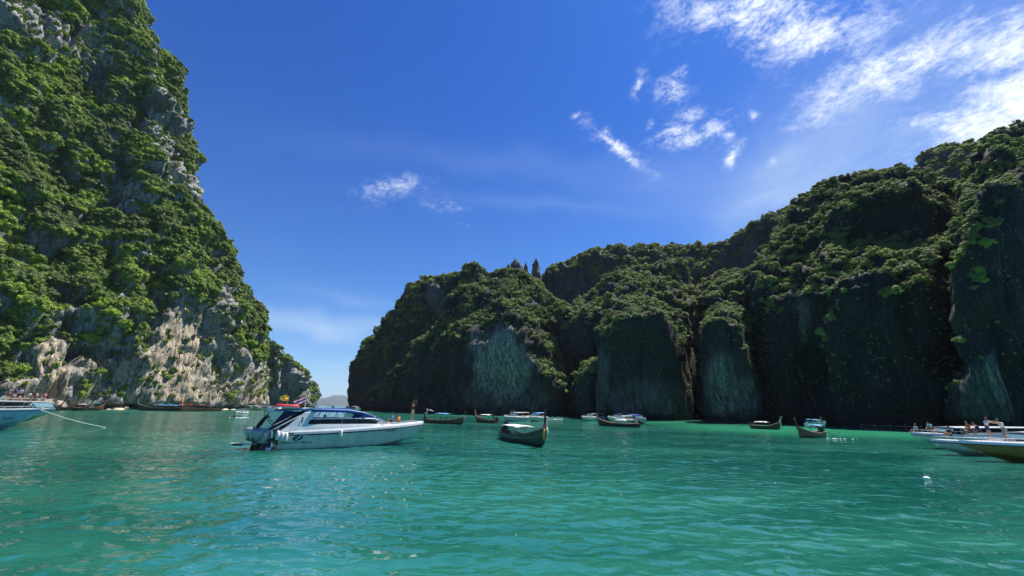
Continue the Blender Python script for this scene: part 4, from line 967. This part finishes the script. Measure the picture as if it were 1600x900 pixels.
# tour boat with an upper deck behind it
tb = speedboat((-87.2, 57.0, 0), (-64.7, 57.6, 0), 'white tour boat with a flat upper deck carrying people, behind the left speedboat', z0=1.5, z1=1.9, roofz=3.0, rx=(.0, .92), B=4.2, engines=1)
r_ = MB()
for yy in (-1.5, 1.5):
    r_.tube([(1, yy, 3.35), (23, yy, 3.35)], .03, 5)
    for k in range(12): r_.tube([(1+k*2, yy, 3.0), (1+k*2, yy, 3.35)], .025, 5)
r_.build('deck_railing', 'gelcoat', tb)
PPL = [(8, 'dark navy shirt', 'navy_cloth', 'stand'), (12, 'purple-blue shirt', 'purple_cloth', 'stand'), (17, 'navy top and pale trousers', 'navy_cloth', 'stand'), (21, 'deep blue top', 'purple_cloth', 'stand'), (27, 'turquoise shirt', 'cyan_cloth', 'stand')]
for (x, d_, m_, ps) in PPL:
    p = at(x, 626, 57); person((p.x, 57+random.uniform(-.8, .8), 3.05), random.uniform(-2, 0), 'person in %s standing on the tour boat' % d_, ps, random.choice(['down', 'hips', 'fwd']), m_, 'white_cloth' if 'pale' in d_ else 'black_cloth')
for (x, d_, m_, k) in ((38, 'black top', 'black_cloth', 'in front of the turquoise one'), (46, 'white top', 'white_cloth', 'beside the one in black'), (53, 'red top', 'red', 'mid seated row'), (60, 'white shirt', 'white_cloth', 'right of the one in red'), (67, 'pink top', 'pink', 'at the right end')):
    p = at(x, 626, 57); person((p.x, 57+random.uniform(-.6, .6), 3.02), random.uniform(-2.4, -.6), 'person in a %s seated on tour boat %s' % (d_, k), 'chair', random.choice(['down', 'hips', 'fwd']), m_)
# people on the right-hand boats
A, B_, C_ = SB[8], SB[9], yb
def P_at(x, y, Y): return at(x, y, Y)
for (x, y, Y, lab, kw) in [
    (1433, 676.5, 44.2, 'person in a white top sitting on the farthest rafted speedboat bow', dict(pose='sit', arms='fwd', shirt='white_cloth', skin='skin')),
    (1458, 677, 45, 'person in a light blue shirt bending over on the farthest rafted speedboat', dict(pose='chair', arms='fwd', shirt='cyan_cloth', lean=.7)),
    (1466, 677.5, 44.6, 'person in white sitting low beside the one in light blue', dict(pose='sit', arms='fwd', shirt='white_cloth', scale=.8)),
    (1486, 683, 37.6, 'person in a dark maroon top sitting on the middle rafted speedboat', dict(pose='sit', arms='fwd', shirt='maroon_cloth')),
    (1519, 681, 39, 'person in a red shirt seated left of the standing pair', dict(pose='chair', arms='fwd', shirt='red', lean=.3)),
    (1533, 681, 39.5, 'person in navy leaning forward beside the one in a red shirt', dict(pose='chair', arms='reach', shirt='navy_cloth', lean=.6)),
    (1547, 684, 37.5, 'left person of the standing pair, in navy shorts', dict(pose='stand', arms='reach', shirt='white_cloth', shorts='navy_cloth', lean=.12, rz=-.2)),
    (1574, 689.5, 33.0, 'person in a pale shirt standing and leaning left on the yellow boat', dict(pose='stride', arms='reach', shirt='white_cloth', shorts='khaki_cloth', lean=.45))]:
    p = P_at(x, y, Y); rz_ = kw.pop('rz', math.pi+random.uniform(-.3, .3)); person(p, rz_, lab, **kw)

# ------------------------------------------------------------------ longtail boats
def longtail(stern, bow, label, B=1.9, hull='dark_wood', trim='tan_wood', canopy=None, cz=1.45, cr=(.22, .68), post=1.35, ribbons=(), tail=3.5, engine=True, sheer=1.0, driver=None, group='longtail boats in the lagoon', detail=True, stripe=None, postmat=None, rake=.18):
    s_, b_ = Vector(stern), Vector(bow); d = b_-s_; L = d.length/.93; root = empty('longtail_boat', (s_.x, s_.y, 0), math.atan2(d.y, d.x), label, 'longtail boat', group)
    n = 22
    def sec(t):
        b = B/2*min(1, .60+1.0*t)*(1-max(0, (t-.45)/.55)**1.9); b = max(b, .04); zs = (.52+.22*(1-t)**2+.95*max(0, (t-.35)/.65)**2.2)*sheer
        zk = -.25+.5*max(0, (t-.85)/.15)**1.6; return b, zs, zk
    rows = []; rin = []
    for i in range(n+1):
        t = i/n; b, zs, zk = sec(t); x = t*L
        pr = [(.0, 0), (.55, .10), (.82, .38), (.95, .72), (1.0, 1.0)]
        h = [Vector((x+.35*q*max(0, t-.8)*5*rake*2, b*w, zk+(zs-zk)*q)) for w, q in pr]
        rows.append([Vector((p.x, -p.y, p.z)) for p in h[::-1]]+h[1:])
        rin.append([Vector((p.x, p.y*.93, max(p.z+.02, .12))) for p in rows[-1]])
    mb = MB(); mb.grid(rows, 0); mb.grid(rin, 0, flip=True); mb.add(rows[0], [tuple(range(9))]); mb.add(rows[-1], [tuple(range(9))]); mb.build('hull', hull, root, False)
    for k in (0, 8):
        g = MB(); g.tube([rows[i][k]+Vector((0, 0, .02)) for i in range(n+1)], [.045]*(n+1), 5); g.build('gunwale', trim, root, True)
        if stripe:
            kk = 1 if k == 0 else 7; sgn = -1 if k == 0 else 1
            g = MB(); g.tube([rows[i][kk]+Vector((0, sgn*.012, -.02)) for i in range(n+1)], [.035]*(n+1), 5); g.build('hull_stripe', stripe, root, True)
    for t in (.15, .32, .50, .66, .80):
        b, zs, zk = sec(t); w = MB(); w.box((t*L, 0, zs-.14), (.22, b*1.8, .04)); w.build('thwart', trim, root)
    fl = MB(); fl.grid([[(t*L, -sec(t)[0]*.8, .14), (t*L, sec(t)[0]*.8, .14)] for t in np.linspace(.03, .85, 10)]); fl.build('floor_boards', 'brown_wood', root)
    # bow post
    bt = rows[-1][8]; x0 = bt.x; z0 = sec(1)[1]; pm = postmat or hull
    p = MB(); rk = rake*2.2
    rr_ = []
    for u in np.linspace(0, 1, 7):
        w = .15-.02*u+(.10*max(0, u-.8)/.2); xx = x0-.05+post*u*rk*(.7+.3*u); zz = -.0+z0*0+(z0-.45)+(post+.45)*u
        rr_.append([(xx-w, -.055, zz), (xx+w, -.055, zz), (xx+w, .055, zz), (xx-w, .055, zz)])
    p.grid(rr_, close=True); p.add(rr_[-1], [(0, 1, 2, 3)]); po = p.build('bow_post', pm, root)
    pc = MB(); u = rr_[-1]; cx = sum(q[0] for q in u)/4; pc.box((cx, 0, u[0][2]+.04), (.55, .13, .10)); pc.build('post_cap', trim, po)
    for i, c_ in enumerate(ribbons):
        r_ = MB(); zt = z0+.18-.05*i; xr = x0+.10+.02*i; ln = (1.1, .75, 1.0, .6, .8)[i % 5]; yy = (-.10, .09, -.02, .12, -.14)[i % 5]
        r_.tube([(xr-.1, yy*.4, zt+.10), (xr+.06, yy, zt), (xr+.10, yy*1.3, zt-ln*.5), (xr+.05, yy*1.5, zt-ln)], [.05, .075, .085, .055], 6, flat=.45); r_.build('ribbon', c_, root, True)
    if ribbons:
        r_ = MB()
        for q in range(3): r_.tube([(x0-.12, -.11, z0+.15+.08*q), (x0+.20, -.11, z0+.17+.08*q), (x0+.20, .11, z0+.17+.08*q), (x0-.12, .11, z0+.15+.08*q)], .04, 5)
        r_.build('ribbon_wrap', ribbons[0], root)
    if canopy:
        xa, xb = cr[0]*L, cr[1]*L; hw = B*.46; rows2 = []
        for i in range(9):
            u_ = i/8; rows2.append([(xa+(xb-xa)*u_, hw*k, cz+.06*math.sin(u_*math.pi)+.10*(1-k*k)-.03*math.cos(u_*12)*abs(k)) for k in np.linspace(-1, 1, 7)])
        MB().slab(rows2, .03).build('canopy', canopy, root, True)
        for xx in (xa+.15, (xa+xb)/2, xb-.15):
            for q in (1, -1):
                m_ = MB(); m_.tube([(xx, q*hw*.92, .5), (xx, q*hw*.92, cz+.01)], .03, 5); m_.build('canopy_post', 'dark_wood', root)
    if engine:
        e = MB(); e.box((-.05, 0, .95), (.75, .42, .40)); e.box((.15, 0, 1.22), (.30, .30, .16)); e.tube([(-.1, .15, 1.1), (-.1, .2, 1.5)], .04, 6); eo = e.build('engine', 'dark_metal', root)
        e = MB(); e.tube([(-.3, 0, .92), (-tail, .25, -.12)], [.045, .035], 6); e.build('tail_shaft', 'dark_metal', eo)
        e = MB(); e.tube([(.2, 0, 1.05), (1.3, .1, 1.3)], .025, 5); e.build('tiller', 'steel', eo)
        e = MB(); e.box((-.25, 0, .66), (.20, .20, .5)); e.build('engine_mount', 'brown_wood', eo)
    return root, L
n_, nL = longtail(G(787, 684), G(845, 697.5), 'dark green-black longtail boat with white canopy and ribboned tall bow post, nearest longtail', hull='green_paint', trim='dark_wood', canopy='white_canvas', cz=1.42, cr=(.16, .60), post=1.55, ribbons=('pink', 'lime', 'red', 'white', 'yellow'), postmat='dark_wood', sheer=1.05, stripe='pale_paint', rake=.10, B=2.0)
pz = MB()
for (xa, xb, za, zb) in ((5.6, 7.4, .62, .78), (5.9, 7.2, .40, .50), (7.7, 8.7, .78, .90)):
    pz.add([(xa, -.99 if xa < 7.5 else -.80, za), (xb, -.88 if xb < 7.5 else -.62, za+.10), (xb, -.90 if xb < 7.5 else -.64, zb+.12), (xa, -1.0 if xa < 7.5 else -.82, zb)], [(0, 1, 2, 3)])
pz.build('faded_side_paint', 'pale_paint', n_)
rz = n_.rotation_euler.z
person(onboat(n_, .9, .0, .35), rz, 'boatman in black standing at the stern of the nearest longtail', 'stand', 'hips', 'black_cloth', 'black_cloth', 'skin_dark', lean=.05)
w_ = MB(); w_.ball((3.9, -.2, .85), (.35, .3, .25), 0, 8, 6); w_.build('white_bundle', 'white', n_, True)
l2, _ = longtail(G(664, 660), G(719, 663.4), 'brown longtail boat with a flat blue tarp, behind the bow of the large speedboat', hull='brown_wood', canopy='sky_canvas', cz=1.9, cr=(.34, .66), post=.9, ribbons=('white', 'pink'), B=1.9, rake=.25)
b = MB(); b.tube([(.5, 0, .5), (.45, 0, 2.9)], .05, 6); b.tube([(.45, 0, 2.5), (1.4, .2, 2.6), (2.2, .5, 2.3)], [.10, .13, .05], 6); b.build('furled_awning_pole', 'white_canvas', l2, True)
person(onboat(l2, -.2, 0, .3), l2.rotation_euler.z, 'boatman in dark clothes standing at the engine of the blue-tarp longtail', 'stand', 'fwd', 'black_cloth', 'black_cloth', 'skin_dark', hat='white')
l3, _ = longtail(G(776, 661.6), G(746, 660.0), 'longtail boat with pinkish bow and pale canopy, just right of the blue-tarp longtail', hull='brown_wood', trim='tan_wood', canopy='white_canvas', cz=1.7, cr=(.25, .72), post=1.3, ribbons=('orange', 'pink'), postmat='tan_wood')
person(onboat(l3, 1.0, 0, .3), l3.rotation_euler.z, 'boatman in black beside the pale canopy of the pinkish-bowed longtail', 'stand', 'fwd', 'black_cloth', skin='skin_dark')
longtail(G(1000, 667.8), G(940, 665.6), 'slim dark longtail boat lying in front of the speedboat cluster, bow to the left', hull='dark_wood', canopy='white_canvas', cz=1.25, cr=(.30, .56), post=1.1, postmat='tan_wood', trim='tan_wood', tail=4.5)
longtail(G(1174, 669.6), G(1216, 671.4), 'dark longtail with rounded white canopy in front of the slim pillar, bow to the right', hull='dark_wood', canopy='white_canvas', cz=1.35, cr=(.18, .62), post=1.0, ribbons=('white',), postmat='tan_wood', tail=4)
l6, _ = longtail(G(1286, 682.6), G(1252, 684.0), 'small brown longtail with long engine shaft and pointed pale bow, right of centre', hull='brown_wood', trim='tan_wood', post=1.0, postmat='dark_wood', B=1.8, tail=4, canopy='sky_canvas', cz=1.55, cr=(.15, .35))
person(onboat(l6, .8, 0, .3), l6.rotation_euler.z, 'boatman in navy at the engine of the small brown longtail', 'stand', 'fwd', 'navy_cloth', skin='skin_dark', lean=.5)
longtail(G(283, 642.6), G(219, 641.4), 'weathered grey longtail with upturned bow, leftmost along the left beach', hull='dark_wood', trim='pale_paint', canopy='sky_canvas', cz=2.15, cr=(.05, .62), post=2.2, postmat='tan_wood', B=2.4, sheer=1.75, group='longtails beached under the left cliff')
longtail(G(344, 642.4), G(288, 642.8), 'dark longtail with navy canopy ending the beached row on its right', hull='dark_wood', trim='brown_wood', canopy='navy_canvas', cz=2.2, cr=(.1, .5), post=2.3, postmat='orange', B=2.4, sheer=1.65, group='longtails beached under the left cliff')
for (xa, xb, yv, cm, pmat, lab) in ((258, 246, 641.7, 'sky_canvas', 'white', 'beached longtail with light blue canopy and white bow post'), (272, 262, 641.7, 'sky_canvas', 'tan_wood', 'beached longtail with light blue canopy and wooden bow post'), (290, 279, 641.7, 'pink', 'orange', 'beached longtail with pink canopy and orange bow post'), (304, 291, 641.7, 'red', 'tan_wood', 'beached longtail with red canopy in the middle of the row'), (322, 311, 641.7, 'pink', 'red', 'beached longtail with pink canopy and red bow post'), (336, 324, 641.7, 'purple_cloth', 'white', 'beached longtail with purple canopy near the right end')):
    longtail(G(xb, yv-.7), G(xa, yv), lab, canopy=cm, cz=2.5, cr=(.05, .6), post=2.7, postmat=pmat, engine=False, sheer=1.75, B=2.2, group='longtails beached under the left cliff')
for i, (xa, xb, yv, hull, cm, lab) in enumerate(((70, 92, 641.6, 'dark_wood', None, 'open dark longtail nearest the left speedboat'), (90, 112, 641.2, 'dark_wood', 'black_cloth', 'dark longtail with black canopy among the boats left of the beach'), (112, 136, 641.8, 'dark_wood', 'white_canvas', 'dark longtail with pale tarp among the boats left of the beach'), (126, 158, 641.6, 'brown_wood', 'teal_paint', 'brown longtail with a teal canopy, last boat before the sand'))):
    longtail(G(xa, yv-.2), G(xb, yv), lab, hull=hull, canopy=cm, cz=2.1+.5*(i == 3), cr=(.3, .8), post=2.3, sheer=1.65, B=2.3, group='dark longtails moored by the left beach', ribbons=('orange',) if i == 0 else ())
for i, (xa, xb, yv, rf, lab) in enumerate(((386, 396, 641.0, 'gelcoat', 'first white boat of the crowd moored past the left cliff foot'), (396, 408, 641.6, 'white_canvas', 'second boat of the moored crowd, with a canvas roof'), (407, 417, 641.0, 'pink', 'boat with a pink roof in the middle of the moored crowd'), (414, 424, 641.6, 'gelcoat', 'boat with a white roof right of the pink-roofed one'), (422, 433, 641.2, 'red', 'boat with a reddish roof at the right end of the moored crowd'))):
    speedboat(G(xa, yv-1.0), G(xb, yv), lab, roof=rf, B=3, roofz=2.4, engines=1, n=10, group='boats crowded past the foot of the left cliff')
for i, (xa, xb, yv, rf, lab) in enumerate(((482, 500, 641.5, 'gelcoat', 'white boat seen over the canopy of the large speedboat, near its flag'), (508, 524, 641.8, 'navy_canvas', 'dark-roofed boat seen over the middle of the large speedboat'), (528, 548, 641.4, 'gelcoat', 'white-roofed boat seen over the front of the large speedboat'), (549, 561, 643.0, 'white_canvas', 'small boat at the foot of the right cliffs beyond the large speedboat'))):
    speedboat(G(xa, yv-.8), G(xb, yv), lab, roof=rf, B=3.4, z0=1.0, z1=1.5, roofz=3.0, engines=1, n=10, group='boats far out beyond the large speedboat')
for (x, y) in ((864, 656.2), (872, 656.0)):
    k = empty('kayak', G(x, y), random.uniform(2.7, 3.3), 'white kayak with a paddler near the arch rock, %s of the two' % ('left' if x < 868 else 'right'), 'kayak')
    MB().grid([[(-1.6+.4*i, .33*math.sin(max(.02, i/8)*math.pi*.98)*math.cos(a), .12+.16*math.sin(a)) for a in [q*.785 for q in range(8)]] for i in range(9)], close=True).build('kayak_hull', 'white', k, True)
    b = MB(); b.tube([(.1, -1.0, .7), (.1, 1.0, .55)], .02, 5); b.build('paddle', 'dark_metal', k)
    p = G(x, y); person((p.x, p.y, .2), 3, 'paddler sitting in the %s white kayak' % ('left' if x < 868 else 'right'), 'sit', 'fwd', 'white_cloth')
# a few people on the far boats
for (x, y, Y, lab, sh) in ((799, 650.5, 122, 'person in pink on the bow of the left arch-face speedboat', 'pink'), (803.5, 650.5, 122, 'person in white on the bow of the left arch-face speedboat', 'white_cloth'), (1285, 664, 83, 'person in dark clothes on the small speedboat behind the small longtail', 'black_cloth'), (371, 647.5, 119, 'person in pink on the small boat coming off the left shore', 'pink'), (378, 647.8, 120, 'person in red on the small boat coming off the left shore', 'red')):
    p = at(x, y, Y); person(p, 3, lab, 'stand', 'fwd', sh)

# ------------------------------------------------------------------ mooring line, jetty, splash, sand
b = MB(); a0 = Vector(onboat(lb, 14.9, 0, 2.25)); a1 = gr(165, 668)
pts = [a0.lerp(a1, t)+Vector((0, 0, -.18*math.sin(t*math.pi))) for t in np.linspace(0, 1, 10)]; tag(b.tube(pts, .03, 6).build('mooring_rope', 'rope'), 'pale mooring rope running from the left speedboat bow into the water', 'rope')
jt = empty('floating_jetty', (0, 0, 0), 0, 'dark floating jetty with posts along the foot of the right cliffs', 'jetty')
pa, pb = gr(1345, 670.5), gr(1440, 674.5); dv = (pb-pa).normalized(); nv_ = Vector((-dv.y, dv.x, 0)); ang = math.atan2(dv.y, dv.x)
jt.location = (pa.x, pa.y, 0); jt.rotation_euler = (0, 0, ang); ln = (pb-pa).length
k = 0
while k*1.2 < ln:
    d_ = MB(); d_.box((k*1.2+.55, 0, .22), (1.14, 1.2, .22)); d_.build('pontoon', 'dark_metal', jt); k += 1
for k in range(5):
    d_ = MB(); d_.tube([(k*ln/4, .5, -.5), (k*ln/4, .5, 1.35)], .06, 6); d_.build('post', 'tan_wood', jt)
d_ = MB(); d_.tube([(0, .5, .95), (ln*.33, .5, .85), (ln*.66, .5, .95), (ln, .5, .9)], .025, 5); d_.build('hand_rope', 'rope', jt)
for (x, y, lab) in ((1448, 749, 'small white splash in the right foreground'),):
    p = gr(x, y); s_ = .16 if x > 1400 else .07; b = MB(); b.ball((0, 0, .05), (s_, s_*.7, s_*.55), 0, 10, 7); b.ball((s_*.9, 0, .05), (s_*.35, s_*.3, s_*.3), 0, 8, 5); o = b.build('float', 'foam', None, True); o.location = p; tag(o, lab, 'float')  # white splash on the water, modelled as two small solid balls
# sand strip under the left cliff
mat('sand', (.46, .40, .28), .9, var=.2, vs=.5)
rows = []
for x in np.linspace(40, 440, 60):
    f_ = gr(float(x), 640.6-(.8 if x < 380 else 1.6)+.5*math.sin(x*.11)+.3*math.sin(x*.31)); dd = Vector((f_.x, f_.y, 0)).normalized()
    rows.append([f_+Vector((0, 0, -.3)), f_+dd*2.0+Vector((0, 0, .12)), f_+dd*9+Vector((0, 0, .55)), f_+dd*26+Vector((0, 0, .8))])
tag(MB().grid(rows).build('beach', 'sand', smooth=True), 'narrow pale sand strip at the foot of the left cliff', 'beach', kind='structure')
for k, (x, y, s_) in enumerate(((165, 638.5, 1.3), (172, 638.8, 1.0), (181, 638.6, 1.5), (190, 638.9, .9), (199, 638.7, 1.2), (345, 638.5, 1.6), (356, 638.6, 1.2), (52, 634, 3.2), (70, 630, 4.0), (84, 634, 2.4))):
    p = gr(x, 640.2) if k > 6 else gr(x, y+.9); b = MB(); n = 12; rws = []
    for i in range(9):
        th = math.pi*i/8; rws.append([tuple(np.array([max(math.sin(th), .03)*math.cos(q*6.283/n), max(math.sin(th), .03)*math.sin(q*6.283/n)*.8, math.cos(th)*.75])*s_*(1+.35*fbm(np.array([[math.cos(q*6.283/n)*1.2+k*3, math.sin(q*6.283/n)*1.2, math.cos(th)*1.2]]), 3)[0])) for q in range(n)])
    b.grid(rws, close=True, flip=True); o = b.build('boulder', ROCK); o.location = (p.x, p.y+2, .5); a_ = o.data.attributes.new('tan', 'FLOAT', 'POINT'); a_.data.foreach_set('value', [.6]*len(o.data.vertices))
    tag(o, 'pale limestone boulder lying at the foot of the left cliff', 'boulder', 'boulders at the foot of the left cliff')
# foam behind the boat under way and light wakes
def foam_patch(x0, y0, x1, y1, w, n, lab, sd):
    rg = np.random.default_rng(sd); b = MB(); A0, A1 = gr(x0, y0), gr(x1, y1); d_ = (A1-A0)
    for k in range(n):
        t = rg.random(); p = A0+d_*t; q = Vector((rg.normal()*w, rg.normal()*w, .0)); r = (.06+.16*rg.random()**2)*w*.7
        ring = [(p.x+q.x+r*1.6*math.cos(a)*(1+.3*rg.random()), p.y+q.y+r*math.sin(a)*(1+.3*rg.random()), .05) for a in [j*.9 for j in range(7)]]
        b.add(ring+[(p.x+q.x, p.y+q.y, .10+.05*rg.random())], [(j, (j+1) % 7, 7) for j in range(7)])
    tag(b.build('foam', 'foam'), lab, 'foam', kind='stuff')
foam_patch(372, 652.5, 379, 652.8, .8, 50, 'white foam at the bow of the small approaching boat', 5)
foam_patch(1300, 686, 1330, 687, .5, 24, 'thin foam streak right of the small longtail', 6)

# ------------------------------------------------------------------ air
hm = bpy.data.materials.new('haze'); hm.use_nodes = True; T = NT(hm.node_tree); T.n.remove(T.n['Principled BSDF'])
pv = T.add('ShaderNodeVolumePrincipled'); pv.inputs['Color'].default_value = (.80, .88, 1.0, 1); pv.inputs['Density'].default_value = .000035; pv.inputs['Anisotropy'].default_value = .0
T.l.new(pv.outputs[0], T.n['Material Output'].inputs['Volume'])
b = MB(); b.box((0, 0, 197), (24800, 24800, 400)); o = b.build('haze', hm); tag(o, 'thin sea haze filling the bay air', 'haze', kind='stuff')
